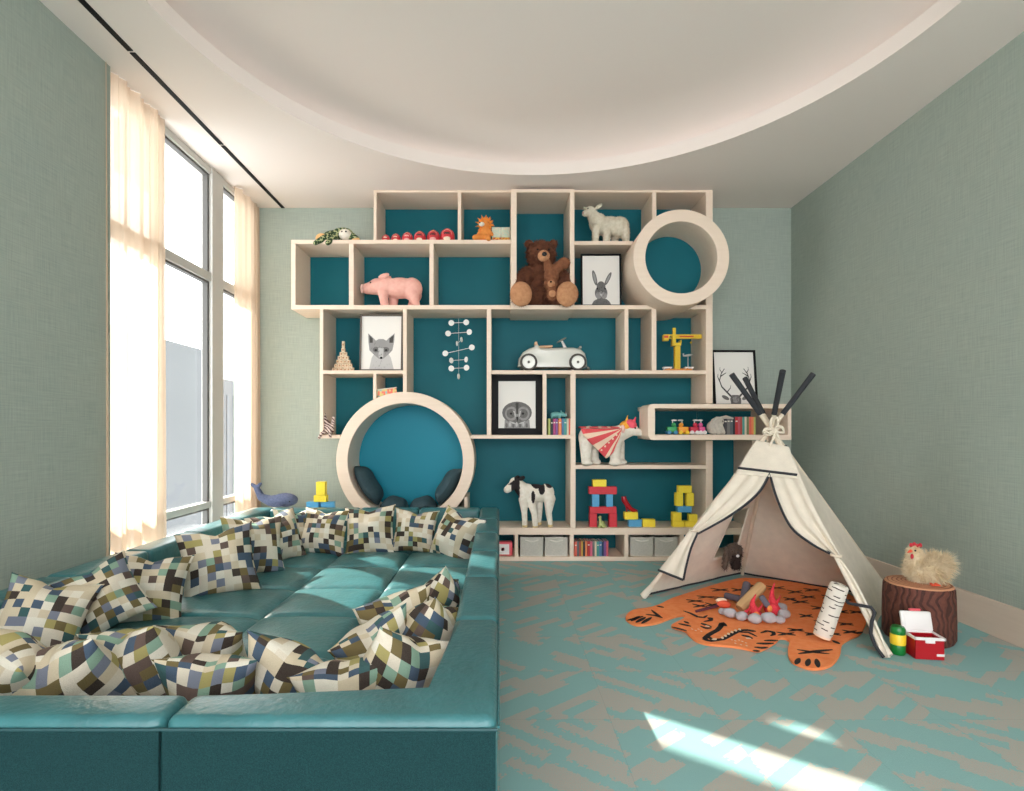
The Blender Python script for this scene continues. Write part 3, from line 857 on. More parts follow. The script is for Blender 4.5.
# puppet hanging at the teepee's side window
M_BRF = mat('brown_grey_plush', (92,76,66), .95, var=.25, vscale=40)
M_DBR = mat('dark_brown_plush', (48,34,28), .95)
M_NOSE = mat('black_nose', (12,10,10), .4)
wp = fnL(.72,.36)+TC
pc = P(734,553,wp.y-.10)
pup = thing('dog_puppet', 'shaggy brown dog hand puppet hanging at the window inside the teepee', 'plush toy', pc)
blob('body', pup, [('e',(0,0,.035),(.05,.04,.045)),('e',(-.055,0,.0),(.022,.02,.06)),('e',(.05,0,.01),(.018,.02,.055)),('c',[(-.06,0,-.02),(-.075,0,-.12)],[.025,.018]),('e',(0,-.035,.02),(.022,.025,.018)),('c',[(.0,0,.0),(.012,-.01,-.10)],[.045,.035])], .006, 3,
     lambda c: 1 if (c.z < -.005 and c.x > -.03) else 0, (M_BRF,M_DBR), fur=(1400,.022,.0025,.5))
m = M(M_WPL); m.ell((.008,-.052,-.012),(.014,.01,.012),M_WPL); m.out('muzzle', pup, label='white muzzle')
m = M(M_NOSE); m.ell((.004,-.062,.018),(.008,.006,.006),M_NOSE); m.ell((-.018,-.042,.05),.005,M_NOSE); m.ell((.022,-.042,.05),.005,M_NOSE); m.out('nose_and_eyes', pup)

# ------------------------------------------------------------ tiger rug
outl = [(626,621),(627,616.5),(634,611.5),(648,609.5),(660,606),(672,600),(690,594),(712,587),(730,582),(745,579.5),(775,581.5),(810,586.5),(838,592),(856,600),(868,612),(861.7,634),(851,640),(842,646),(840,656),(834,665),(827.5,669),(818,671),(808,670.5),(798,667),(791,663),(788,656),(788.5,648.6),(789.5,643),(785,640.5),(779,640.5),(776,644),(764,651),(756.7,653),(742,650),(727.4,648),(710,646.6),(702,645),(695.7,642.5),(689.6,637.6),(684.7,632.7),(672.5,629),(672,626.6),(677,623.7),(683.5,620.5),(684.7,617.3),(677,618),(668.8,620.5),(656.6,625),(642,627),(633,626)]
ZR = .016
cr = G(750,615); rug = M(M_ORANGE)
def catm(P_, n_=3):
    o_ = []; L_ = len(P_)
    for i in range(L_):
        p0,p1,p2,p3 = P_[i-1],P_[i],P_[(i+1)%L_],P_[(i+2)%L_]
        for s in range(n_):
            f = s/n_
            o_.append(tuple(.5*((2*p1[k])+(-p0[k]+p2[k])*f+(2*p0[k]-5*p1[k]+4*p2[k]-p3[k])*f*f+(-p0[k]+3*p1[k]-3*p2[k]+p3[k])*f**3) for k in range(2)))
    return o_
ol = catm(outl)
rug.prism(ol, lambda u,v: (G(u,v).x-cr.x, G(u,v).y-cr.y, .002), M_ORANGE, (0,0,ZR-.002))
def stroke(pts, w0, mm=M_INK, z=ZR+.0015, taper=True):
    if .004 < w0 < .010: w0 *= 1.4
    pts = [pts[min(int(t),len(pts)-2)] if t == int(t) and t < len(pts)-1 else tuple(pts[min(int(t),len(pts)-2)][k]+(pts[min(int(t),len(pts)-2)+1][k]-pts[min(int(t),len(pts)-2)][k])*(t-min(int(t),len(pts)-2)) for k in (0,1)) for t in [i*(len(pts)-1)/12 for i in range(13)]]
    q = [G(*p, z=ZR)-V((cr.x,cr.y,ZR)) for p in pts]; L_, R_ = [], []
    for i, p in enumerate(q):
        d = (q[min(i+1,len(q)-1)]-q[max(i-1,0)]).normalized(); nn = V((-d.y,d.x,0))
        t = i/(len(q)-1); w_ = w0*(max(.15,math.sin(PI*t)**.5 if 0 < t < 1 else .15) if taper else 1)
        L_.append((p.x+nn.x*w_, p.y+nn.y*w_)); R_.append((p.x-nn.x*w_, p.y-nn.y*w_))
    rug.prism(L_+R_[::-1], lambda u,v: (u,v,z-.001), mm, (0,0,.002))
def S4(s, off=(620,590), k=4.096): return [(off[0]+x/k, off[1]+y/k) for x, y in s]
# face (traced from the photograph's rug)
def T(*s): return [(655+x/7.06, 590+y/7.06) for x, y in s]
stroke(T((350,345),(375,320),(410,300),(440,285),(462,262),(468,240),(480,232),(492,255)), .016, taper=False)
stroke(T((345,345),(372,358),(400,362),(440,352),(470,352),(505,335),(545,312),(590,290),(640,282),(690,290),(700,295)), .015, taper=False)
stroke(T((375,328),(392,342),(400,352)), .012)
stroke(T((400,352),(420,352),(432,345)), .008, M_CREAMW, ZR+.003)
for x, y in ((478,348),(500,334),(522,320),(546,308),(572,296),(600,288)): stroke(T((x,y),(x-4,y-14)), .006, M_CREAMW, ZR+.003)
stroke(T((120,262),(170,275),(225,290)), .012); stroke(T((165,238),(210,247),(255,258)), .013); stroke(T((205,222),(240,238)), .012)
stroke(T((200,148),(250,165),(300,190),(345,195),(370,180)), .009)
stroke(T((345,225),(395,215),(398,200),(370,198)), .009); stroke(T((325,235),(350,245),(400,262)), .014); stroke(T((320,255),(360,272),(400,268)), .008)
stroke(T((355,255),(385,262)), .007, M_CREAMW, ZR+.003)
stroke(T((610,320),(650,328),(690,345)), .014); stroke(T((600,300),(660,300),(720,330)), .007); stroke(T((640,342),(680,345)), .007, M_CREAMW, ZR+.003)
stroke(T((745,305),(790,290),(835,298),(840,315),(815,325)), .009)
stroke(T((770,360),(820,358),(870,358)), .012); stroke(T((715,378),(770,380),(840,378)), .013); stroke(T((700,405),(750,410),(800,408)), .012); stroke(T((690,430),(740,432)), .012)
for x, y in ((535,350),(560,358),(585,352),(610,362),(635,372),(560,375),(600,385),(640,392),(280,285),(300,275),(320,290),(255,275)): stroke(T((x,y),(x+14,y+5)), .003, M_CREAMW)
# paws
def Rr(*s): return S4(s)
for a, b_ in (((735,280),(720,305)),((775,283),(765,312)),((805,283),(812,318)),((45,128),(80,108)),((65,134),(105,112)),((88,138),(130,112))): stroke(Rr(a,((a[0]+b_[0])/2,(a[1]+b_[1])/2),b_), .014)
stroke(Rr((30,125),(60,118),(95,108)), .009)
stroke(Rr((725,245),(790,255),(858,262)), .010); stroke(Rr((730,262),(800,252),(870,245)), .009)
stroke(Rr((105,100),(145,105),(175,115)), .008); stroke(Rr((128,82),(150,100),(172,115)), .008)
stroke(Rr((150,66),(180,72)), .012); stroke(Rr((870,207),(900,222)), .014); stroke(Rr((940,170),(970,178),(995,172)), .012)
rs = random.Random(5)
bodyst = [(695,601),(706,597),(722,598),(738,590),(755,586),(776,588),(795,592),(812,590),(828,597),(845,600),(800,602),(820,608),(840,612),(856,612),(806,616),(824,622),(846,624),(796,630),(812,634),(832,634),(786,634),(700,606),(712,605),(740,596),(790,599),(850,632),(720,590),(808,597)]
for x, y in bodyst:
    l = rs.uniform(11,17); s_ = rs.uniform(-.6,.6)
    stroke([(x-l*.6,y-1.6+s_),(x,y),(x+l*.6,y+1.4)], .008); stroke([(x-l*.5,y+1.4),(x,y+.2),(x+l*.5,y-.9+s_)], .007)
ro = rug.out('tiger_rug', smooth=False, loc=(cr.x,cr.y,0)); setp(ro, 'orange tiger-shaped wool rug with black stripes spread out of the teepee', 'rug')

# ------------------------------------------------------------ campfire toys
def on(px, py, z=ZR+.002): return G(px, py, z)
SG = 'grey felt campfire stones'
sl = [(722.5,614.5,9,'rearmost small campfire stone at the skewer end of the ring'),(730,617.5,13,'round campfire stone nearest the pink marshmallow'),(741.5,620.5,13,'campfire stone under the foot of the tan log'),(754.8,623.5,14,'front campfire stone directly before the red flames'),(768.8,623,15,'long campfire stone just beyond the front flames'),(779.5,623.5,11,'low campfire stone at the teepee door side of the ring, frontmost of its pile'),(784,618.5,13,'campfire stone topmost by the side of the round red felt flame'),(781,611.5,12,'campfire stone behind the pile at the door side of the ring')]
for i, (px, py, w_, lb) in enumerate(sl):
    g_ = on(px, py); s = w_*g_.y/F/2; m = M(M_STONE); rr = random.Random(i)
    m.ell((0,0,s*.72),(s,s*.8,s*.72),M_STONE,(0,0,rr.uniform(-.4,.4)),3)
    for v in m.bm.verts: v.co += v.co.normalized()*.08*s*noise.noise(v.co*30+V((i*5,0,0)))
    o = m.out('campfire_stone', loc=g_); setp(o, lb, 'stone', SG)
def logthing(name, p0, p1, r, mt, me_, label):
    d = V(p1)-V(p0); o = thing(name, label, 'toy log', p0); q = d.to_track_quat('Z','Y').to_matrix().to_4x4()
    L_ = d.length; m = M(mt, me_)
    m.lathe([(.001,0),(r*.8,0),(r,.012),(r*1.03,L_*.5),(r,L_-.008),(r*.85,L_)], mt, 24)
    a = m.out('bark', o); a.rotation_euler = q.to_euler()
    m = M(me_); m.lathe([(.001,L_+.001),(r*.84,L_+.001),(r*.86,L_-.006)], me_, 24); b_ = m.out('cut_end', o, angle=30); b_.rotation_euler = q.to_euler(); return o
M_LOGE = mat('log_end_fabric', (232,206,158), .85, var=.08, vscale=50)
pA = P(743,610,3.93); pA.z = max(pA.z,.06)
logthing('toy_log', on(741.5,615)+V((0,.03,.035)), P(762,585.5,3.98), .038, M_LOG, M_LOGE, 'thick tan felt log leaning over the campfire')
logthing('toy_log', on(752,612)+V((0,.14,.03)), P(747,583,4.15), .028, M_GREYF, M_GREYF, 'lilac grey felt log standing behind the tan one')
logthing('toy_log', on(745,606)+V((0,.05,.03)), on(728,602)+V((0,.05,.035)), .024, M_GREYF, M_GREYF, 'grey felt log lying behind the marshmallow')
logthing('toy_log', on(771,616)+V((0,-.02,.03)), P(761,596,3.86), .020, M_GREYF, M_GREYF, 'dark grey felt log standing between the two red flames')
def flame(px, py, Y, h, w_, label):
    c = G(px,py,ZR+.004); o = thing('felt_flame', label, 'toy flame', c, group='red felt campfire flames')
    for k, (dx, hh, mm) in enumerate(((0,1,M_FLAME),(.35,.62,M_FLAME),(-.38,.55,M_FLAME))):
        m = M(mm)
        L_ = h*hh; pts = [(w_*dx + .10*w_*math.sin(t*7+k), .01*math.sin(t*5), L_*t) for t in [i/8 for i in range(9)]]
        rr = [w_*.34*hh*(max(.05,(1-t)))**.8*(1 if t > .1 else .85) for t in [i/8 for i in range(9)]]
        m.tube(pts, rr, mm, 12); m.out('tongue', o)
    m = M(M_FLAMEO); m.ell((0,-.3*w_,.2*h),(w_*.2,.01,h*.16),M_FLAMEO); m.out('orange_patch', o)
    return o
flame(754,619,3.8,.17,.115,'red felt flame with an orange patch in front of the tan log')
flame(773,614,3.9,.22,.10,'tall red felt flame beside the stone pile, rear one of the two')
m = M(M_FLAME, M_FLAMEO); m.ell((0,0,.045),(.048,.03,.045),M_FLAME,sub=3); m.ell((-.03,-.024,.06),(.018,.01,.025),M_FLAMEO); o = m.out('felt_ember', loc=on(772.5,616.5)); setp(o,'round dark red felt ember among the campfire stones','toy ember')
# marshmallow skewer
sk = on(724,608,ZR+.002); o = thing('marshmallow_skewer','coral and white marshmallow on a dark stick beside the campfire','toy', sk)
m = M(M_CORAL); m.ell((0,0,.028),(.052,.03,.028),M_CORAL,(0,.1,.1),3); m.out('marshmallow', o)
m = M(M_CREAMW); m.ell((-.012,.018,.05),(.042,.024,.018),M_CREAMW,(0,0,.1),3); m.out('marshmallow_top', o, label='creamy white toasted top')
e0, e1 = on(696,613)-sk, on(720,607.5)-sk
m = M(M_GREYF); m.tube([e0+V((0,0,.012)), e1+V((0,0,.016))], [.009,.011], mat('plum_stick',(92,44,58),.7), 10); m.out('stick', o)

# birch bolster leaning against the flap
b0 = G(829,640,ZR)+V((0,.05,.0)); 
q0, q1 = P(822,640,3.40), P(840,584,3.36)
q0.z = ZR+.03
d = q1-q0; o = thing('birch_bolster','birch bark print bolster cushion leaning at the teepee door','cushion', q0)
L_ = d.length; R_ = .052
m = M(M_BIRCH); pr = [(.001,-.004),(R_*.6,-.004),(R_*.92,.006),(R_,.02)]+[(R_*(1+.02*math.sin(k)),.02+(L_-.04)*k/10) for k in range(1,10)]+[(R_,L_-.02),(R_*.92,L_-.006),(R_*.6,L_),(.001,L_)]
m.lathe(pr, M_BIRCH, 28); a = m.out('birch_cover', o); a.rotation_euler = d.to_track_quat('Z','Y').to_euler()
m = M(M_CREAMW); m.lathe([(R_*.86,-.001),(R_*.95,-.004),(R_*.95,.006),(R_*.86,.008)], M_CREAMW, 28); a = m.out('seam_piping', o); a.rotation_euler = d.to_track_quat('Z','Y').to_euler()

# ------------------------------------------------------------ stump, hen, cooler, flask
sc_ = V((2.63,3.48,0)); st = thing('stump_pouf','brown tree stump pouf with bark print and growth rings on top','pouf', sc_)
m = M(M_BARK); R_ = .190; m.lathe([(.001,.004),(R_*.93,.004),(R_,.03),(R_*1.0,.15),(R_*.985,.28),(R_*.97,.33),(R_*.93,.345)], M_BARK, 64); 
for v in m.bm.verts:
    a = math.atan2(v.co.y, v.co.x); k = 1+.018*math.sin(3*a+.6)+.012*math.sin(7*a); v.co.x *= k; v.co.y *= k
m.out('bark_side', st)
m = M(M_RINGS); m.lathe([(R_*.935,.343),(R_*.90,.352),(R_*.5,.358),(.001,.359)], M_RINGS, 64); m.out('cut_top', st)
M_HEN = mat('cream_fluff', (236,220,192), .95, rgb2=(214,190,150), vscale=14)
hc = sc_+V((.015,-.02,.358)); hen = thing('plush_hen','fluffy cream plush hen with a red comb sitting on the stump pouf','plush toy', hc)
def hlen(c): return 1.0+ (1.2 if c.x > .03 else 0) - (.45 if c.z > .15 else 0)
blob('body', hen, [('e',(.0,0,.075),(.095,.085,.075)),('e',(-.055,-.005,.15),(.045,.045,.06)),('e',(-.06,-.005,.19),(.038,.036,.036)),('c',[(.03,0,.09),(.11,.0,.12)],[.07,.045])], .008, 4, None, (M_HEN,), fur=(5200,.034,.0022,.15,hlen))
m = M(M_RED); 
for k in range(4): m.ell((-.085+.019*k,-.012,.232+.006*math.sin(k*2)),(.011,.008,.014),mat('comb_felt',(190,34,52),.8))
m.out('comb', hen)
m = M(M_CORAL); m.tube([(-.09,-.02,.198),(-.118,-.026,.188)],[.011,.002],M_CORAL,8); m.out('beak', hen)
m = M(M_RED); m.ell((-.092,-.03,.165),(.009,.009,.018),mat('comb_felt',(190,34,52),.8)); m.out('wattle', hen)
m = M(M_NOSE); m.ell((-.078,-.038,.203),.006,M_NOSE); m.out('eye', hen)
m = M(M_CORAL)
for dx in (-.0,.028):
    for a in (-.5,0,.5): m.tube([(dx-.02,-.085,.012),(dx-.02+.022*math.sin(a),-.112,.008)],[.007,.004],M_CORAL,6)
m.out('foot', hen)
# cooler
cc = V((2.45,3.20,0)); co = thing('toy_cooler','small red toy cooler box with an open white lid on the carpet','toy cooler', cc, math.radians(-8))
m = M(M_RED); W_, D_, H_ = .152,.11,.118; t = .008
m.box((0,-D_/2+t/2,H_/2+.002),(W_,t,H_),M_RED,bev=.003); m.box((0,D_/2-t/2,H_/2+.002),(W_,t,H_),M_RED,bev=.003)
for s in (-1,1): m.box((s*(W_/2-t/2),0,H_/2+.002),(t,D_,H_),M_RED,bev=.003)
m.box((0,0,.008),(W_-.01,D_-.01,.012),M_RED); m.out('body', co, smooth=False)
m = M(M_WPL)
for y_ in (-D_/2,D_/2): m.box((0,y_,H_+.002),(W_+.012,.012,.016),M_WPL,bev=.003)
for x_ in (-W_/2,W_/2): m.box((x_,0,H_+.002),(.012,D_+.012,.016),M_WPL,bev=.003)
m.out('rim', co, smooth=False, label='white rim')
m = M(M_WPL); m.box((0,-D_/2-.003,.105),(.05,.008,.018),M_WPL,bev=.003); m.out('latch', co, smooth=False, label='white latch')
m = M(M_WPL); m.box((.055,-D_/2-.001,.03),(.040,.003,.014),M_WPL,bev=.001); m.out('name_plate', co, smooth=False, label='small white plate')
m = M(M_WPL, M_RED)
m.box((0,0,.055),(W_+.014,.02,.11),M_WPL,(0,0,0),.008,3); m.box((0,-.011,.055),(W_-.02,.004,.085),M_WPL,(0,0,0),.002)
lid = m.out('lid', co, label='white lid standing open'); lid.location = (0,D_/2+.008,H_+.008); lid.rotation_euler = (math.radians(-14),0,0)
m = M(M_WPL); m.box((0,0,.118),(.06,.018,.014),mat('pink_plastic',(226,90,100),.4),bev=.003); h_ = m.out('carry_handle', co, smooth=False, label='pink handle'); h_.location = lid.location; h_.rotation_euler = lid.rotation_euler
fl = V((2.325,3.235,0)); fo = thing('toy_flask','green toy flask with a yellow band next to the red cooler','toy flask', fl)
m = M(M_GREEN); m.lathe([(.001,.002),(.034,.002),(.038,.010),(.038,.055),(.036,.06),(.036,.118),(.038,.122),(.038,.150),(.030,.163),(.001,.165)],M_GREEN,28); m.out('body', fo)
m = M(M_YEL); m.lathe([(.036,.058),(.040,.062),(.040,.114),(.036,.12)],M_YEL,28); m.out('band', fo, label='yellow band')
# ============================================================ toys and things on the shelves
def sc(shapes, s):
    o = []
    for q in shapes:
        if q[0] == 'e':
            r = q[2] if hasattr(q[2],'__len__') else (q[2],)*3
            o.append(('e', tuple(x*s for x in q[1]), tuple(x*s for x in r)) + tuple(q[3:]))
        else:
            r = q[2] if hasattr(q[2],'__len__') else [q[2]]*len(q[1])
            o.append(('c', [tuple(x*s for x in p) for p in q[1]], [x*s for x in r]))
    return o
def scz(sh, s):
    o = sc(sh, s)
    def zq(p): return (p[0], p[1], p[2]*.83)
    return [(q[0], zq(q[1]), q[2])+tuple(q[3:]) if q[0] == 'e' else (q[0], [zq(p) for p in q[1]], q[2]) for q in o]
def plush(M_): return mat(*M_)
M_PINK = mat('pink_plush', (244,190,176), .95, rgb2=(236,172,158), vscale=30, bump=.3, bscale=150, sheen=.2)
M_SHEEP = mat('cream_plush', (226,218,200), .95, rgb2=(206,196,174), vscale=40, bump=.4, bscale=120)
M_BEAR = mat('chestnut_fur', (112,66,42), .95, rgb2=(84,46,30), vscale=22)
M_PAD = mat('tan_pad_plush', (196,144,104), .95, rgb2=(176,122,86), vscale=30)
M_WPLUSH = mat('white_plush', (236,230,218), .95, rgb2=(222,212,196), vscale=30, bump=.3, bscale=150)
M_BPLUSH = mat('black_plush', (34,28,30), .95, bump=.3, bscale=150)
M_HOOF = mat('pale_hoof_felt', (214,190,140), .9)
M_EYE = mat('glossy_eye', (10,10,12), .15)
TOYS = {}
def zs(py, Y): return sz(py, YF)      # shelf surface height from its front edge
def top(py): return HC+(CY-py)*YF/F

# --- pig
Y = 5.68; s = Y/F; c = V(((394-CX)*s, Y, top(305)+.001))
pig = thing('plush_pig','pink plush pig standing on the shelf in the upper row','plush toy', c)
blob('body', pig, sc([('e',(6,0,20),(18,10,10.5)),('e',(18,0,19),(10.5,10,11.5)),('e',(-7,0,21),(11,9,10)),('e',(-16,0,21.5),(9.5,8,8.5)),('c',[(-20,0,20.5),(-27,0,19.5)],[7.2,5.6]),
  ('c',[(-10,-5,14),(-8,-6,2)],[5,4.2]),('c',[(-1,5,14),(-2,6,2)],[5,4.2]),('c',[(19,-5,14),(23,-5.5,2)],[5.5,4]),('c',[(22,5,14),(16,6,2)],[5.5,4])],s), .009, 5, None, (M_PINK,))
m = M(M_PINK)
for y_ in (-6,5): m.ell((-9*s,y_*s,30.5*s),(6*s,1.6*s,2.6*s),M_PINK,(0,-.35,0))
m.out('ear', pig)
m = M(M_WPLUSH); m.ell((-31.5*s,0,19.5*s),(2.2*s,5*s,5*s),mat('pale_pink_felt',(240,200,188),.9)); m.out('snout', pig, label='pale pink snout')
m = M(M_EYE); m.ell((-22*s,-6.6*s,24*s),.8*s,M_EYE); m.out('eye', pig)

# --- sheep
Y = 5.66; s = Y/F; c = V(((607-CX)*s, Y, top(241)+.001))
sh = thing('plush_sheep','cream woolly plush sheep standing in the top row','plush toy', c)
blob('body', sh, sc([('e',(2,0,19),(16,9,9.5)),('e',(12,0,18),(10,9.5,10.5)),('e',(-9,0,22),(9,8,10)),('c',[(-12,0,26),(-16,0,33)],[6.5,5]),('e',(-17,-1,33.5),(6,5,5)),('c',[(-18,-1,33),(-22.5,-2,31)],[4,3]),
  ('c',[(-12,-5,16),(-12.5,-5,2)],[4,3.2]),('c',[(-1,-4,14),(-1.5,-6,2)],[4.2,3.4]),('c',[(9,5,12),(9,5,2)],[4,3]),('c',[(17,-4,14),(18,-4.5,2)],[4.6,3.4])],s), .008, 3, None, (M_SHEEP,), fur=(2600,.012,.0028,.2))
m = M(M_SHEEP); m.ell((-9*s,-3*s,37.5*s),(4.5*s,1.5*s,2.2*s),M_SHEEP,(0,-.6,0)); m.ell((-21*s,1*s,37*s),(3*s,1.2*s,1.6*s),M_SHEEP,(0,.5,0)); m.out('ear', sh)
m = M(M_EYE); m.ell((-20*s,-6*s,34.5*s),.7*s,M_EYE); m.ell((-24.4*s,-3.4*s,31*s),1.0*s,mat('dusty_pink_nose',(170,120,110),.7)); m.out('eye_and_nose', sh)

# --- bear with cub
Y = 5.60; s = Y/F*1.1; c = V(((542-CX)*Y/F, Y, top(305)+.001))
br = thing('plush_bear','big shaggy brown plush bear sitting with its feet over the shelf edge','plush toy', c)
fy = (5.36-Y)/s
blob('body', br, sc([('e',(0,0,17),(14,12,17)),('e',(-1,-3,46),(13.5,12.5,12.5)),('e',(-1,-2,32),(12,11,10)),('e',(-12,-2,56),(4,3,4)),('e',(10,-2,56),(4,3,4)),('c',[(-1,-11,42),(0,-19,40)],[7,5.5]),
  ('c',[(-12,-2,28),(-21,-9,18),(-18,-16,10)],[8.5,8,7]),('c',[(12,-2,28),(21,-9,20),(16,-16,12)],[8.5,8,7]),
  ('c',[(-8,-4,8),(-20,fy+4,6)],[10,9]),('c',[(8,-4,8),(21,fy+4,6)],[10,9])],s), .009, 2, None, (M_BEAR,), fur=(5200,.028,.003,.25))
for dx in (-20,20):
    m = M(M_PAD); m.ell((dx*s,(fy-2)*s,5.5*s),(9.6*s,4.2*s,11*s),M_PAD,(0,.12 if dx > 0 else -.12,0),3); m.out('foot_pad', br, label='tan sole')
m = M(M_PAD); m.ell((0,-20.5*s,39.5*s),(5.4*s,4*s,5.2*s),M_PAD,sub=3); m.out('muzzle', br, label='tan muzzle')
m = M(M_NOSE); m.ell((.2*s,-24.5*s,40*s),(2.3*s,1.2*s,2*s),M_NOSE); m.out('nose', br)
m = M(M_EYE); m.ell((-5*s,-14.5*s,47*s),1*s,M_EYE); m.ell((5*s,-14.5*s,47*s),1*s,M_EYE); m.out('eye', br)
M_CUB = mat('light_brown_fur', (150,98,66), .95, rgb2=(122,74,50), vscale=30)
cb = thing('plush_cub','small light brown plush cub held in the big bear\'s lap','plush toy', c+V((6*s,-17*s,3*s)))
blob('body', cb, sc([('e',(1,0,20),(6.5,6,8)),('e',(0,-3,12),(6,5,6)),('c',[(2,0,24),(10,-1,30)],[4.5,4.5]),('e',(12,-1,31),(5,4.5,5)),('c',[(-2,-2,26),(-3,-2,32)],[4,3]),('c',[(1,-3,10),(1,-4,2)],[4.2,4.4])],s), .007, 2, None, (M_CUB,), fur=(1600,.016,.0025,.2))
m = M(M_PAD); m.ell((0,-8.6*s,11*s),(3.4*s,2.6*s,3*s),M_PAD); m.ell((1*s,-8.4*s,2.5*s),(3.2*s,1.4*s,3.2*s),M_PAD); m.out('muzzle', cb, label='tan muzzle')
m = M(M_EYE); m.ell((-.5*s,-11*s,12*s),.9*s,M_EYE); m.out('nose', cb)

# --- spotted frog-like plush lying on the end box
M_SPOT = mat('green_spotted_plush', (64,84,50), .95)
b = NB(M_SPOT); tc = b.N.new('ShaderNodeTexCoord').outputs['Object']; vo = b.N.new('ShaderNodeTexVoronoi'); vo.inputs['Scale'].default_value = 42; b.L.new(tc, vo.inputs[0])
b.L.new(b.mix(b.math('GREATER_THAN', vo.outputs[0], .60), srgb((46,70,42)), srgb((170,176,130))), b.N['Principled BSDF'].inputs['Base Color'])
M_TANP = mat('apricot_plush', (232,182,124), .95)
Y = 5.68; s = Y/F; c = V(((341-CX)*s, Y, top(240)+.001))
fr = thing('plush_lizard','green spotted plush lizard with a white face lying on top of the end cubby','plush toy', c)
blob('body', fr, sc([('e',(-4,0,8),(15,8,6.5)),('e',(2,0,12),(10,7,5)),('c',[(-6,-4,9),(-14,-14,1),(-20,(5.5-Y)/s,-4)],[4,3.2,2.2]),('c',[(-2,-4,8),(-8,(5.5-Y)/s,-4)],[3.4,2.4]),('c',[(8,-3,8),(17,-8,3)],[4,3]),('c',[(12,0,9),(18,-4,4)],[3,2.5])],s), .007, 3, None, (M_SPOT,))
m = M(M_WPLUSH); m.ell((6*s,-7*s,8*s),(6.2*s,4.5*s,5.4*s),M_WPLUSH,sub=3); m.out('face', fr, label='white face')
m = M(M_TANP); m.ell((-18*s,-4*s,5*s),(6*s,5*s,5*s),M_TANP,sub=3); m.ell((17*s,-8*s,2.4*s),(4*s,3*s,2.4*s),M_TANP); m.out('belly', fr, label='apricot rump and paw')
m = M(M_EYE); m.ell((8*s,-11.2*s,9.5*s),.9*s,M_EYE); m.ell((4*s,-11.2*s,9.5*s),.7*s,M_EYE); m.out('eye', fr)

# --- nesting dolls
M_DOLLR = mat('doll_red', (206,52,62), .35, coat=.3); M_DOLLP = mat('doll_pink', (238,176,170), .45); M_DOLLB = mat('doll_dark', (56,44,42), .4); M_DOLLW = mat('doll_cream', (240,222,196), .4)
nd = [(386,8,'smallest red domed nesting doll, first of the row'),(396,9,'second smallest red domed nesting doll, with a pale face'),(407.5,10.5,'red domed nesting doll third in size'),(420,11.5,'red domed nesting doll fourth in size, with a dark face'),(433.5,12.5,'second largest red domed nesting doll, with a dark face'),(447.5,14,'largest red domed nesting doll, at the divider')]
for i, (px, w_, lb) in enumerate(nd):
    Y = 5.62; s = Y/F; c = V(((px-CX)*s,Y,top(239.7)+.001)); r = w_/2*s*1.06; h = r*1.95
    o = thing('nesting_doll', lb, 'toy', c, group='red domed nesting dolls')
    m = M(M_DOLLR); m.lathe([(.001,0),(r*.86,0),(r*.98,r*.15),(r,r*.7),(r*.93,r*1.15),(r*.74,r*1.5),(r*.42,r*1.76),(.001,h)], M_DOLLR, 28); m.out('shell', o)
    m = M(M_DOLLP); m.lathe([(r*.62,-.002),(r*.66,.002),(r*.62,.006),(r*.52,.004),(r*.62,-.002)], M_DOLLP, 24, (0,-r*.74,r*.9), 'Y'); m.out('hood_edge', o, label='pink hood edge')
    m = M(M_DOLLB if i > 2 else M_DOLLW); m.ell((0,-r*.72,r*.85),(r*.55,r*.26,r*.52),[M_DOLLW,M_DOLLW,M_DOLLP,M_DOLLB,M_DOLLB,M_DOLLB][i]); m.ell((0,-r*.85,r*.28),(r*.5,r*.22,r*.3),M_DOLLW if i%2 else M_DOLLP); m.ell((0,-r*.5,r*1.55),(r*.2,r*.15,r*.14),M_YEL); m.out('face', o)

# --- lion and the two picture books
M_LION = mat('lion_plush', (232,150,72), .95, rgb2=(214,128,58), vscale=30); M_MANE = mat('mane_plush', (236,140,52), .95)
Y = 5.60; s = Y/F; c = V(((485-CX)*s,Y,top(239.7)+.001))
li = thing('plush_lion','orange plush lion with a spiky mane sitting beside the picture books','plush toy', c)
blob('body', li, sc([('e',(0,0,7),(6,5.5,8)),('e',(0,-1,17),(5,4.6,4.8)),('c',[(-3,-3,4),(-10,-6,2.5)],[3.4,2.6]),('c',[(2,-3,4),(4,(5.50-Y)/s,0)],[3.2,2.4]),('c',[(-4,-2,10),(-7,-4,5)],[2.4,1.8]),('c',[(4,-2,10),(7,-4,6)],[2.4,1.8])],s), .006, 3, None, (M_LION,))
m = M(M_MANE)
for k in range(26):
    a = 2*PI*k/26; rr_ = 1+.18*math.sin(k*3.3)
    m.tube([(3.2*s*math.cos(a),-.5*s,(17.5+3.2*math.sin(a))*s),(8.6*rr_*s*math.cos(a),(1-2*(k%2))*s,(18+8.4*rr_*math.sin(a))*s)],[1.6*s,.2*s],M_MANE,6)
m.out('mane', li, label='spiky orange mane')
m = M(M_WPLUSH); m.ell((-3.2*s,-5*s,16*s),(3*s,2*s,2.2*s),M_WPLUSH); m.ell((-5*s,-6.3*s,17*s),(1*s,.7*s,.7*s),M_NOSE); m.out('muzzle', li, label='white muzzle')
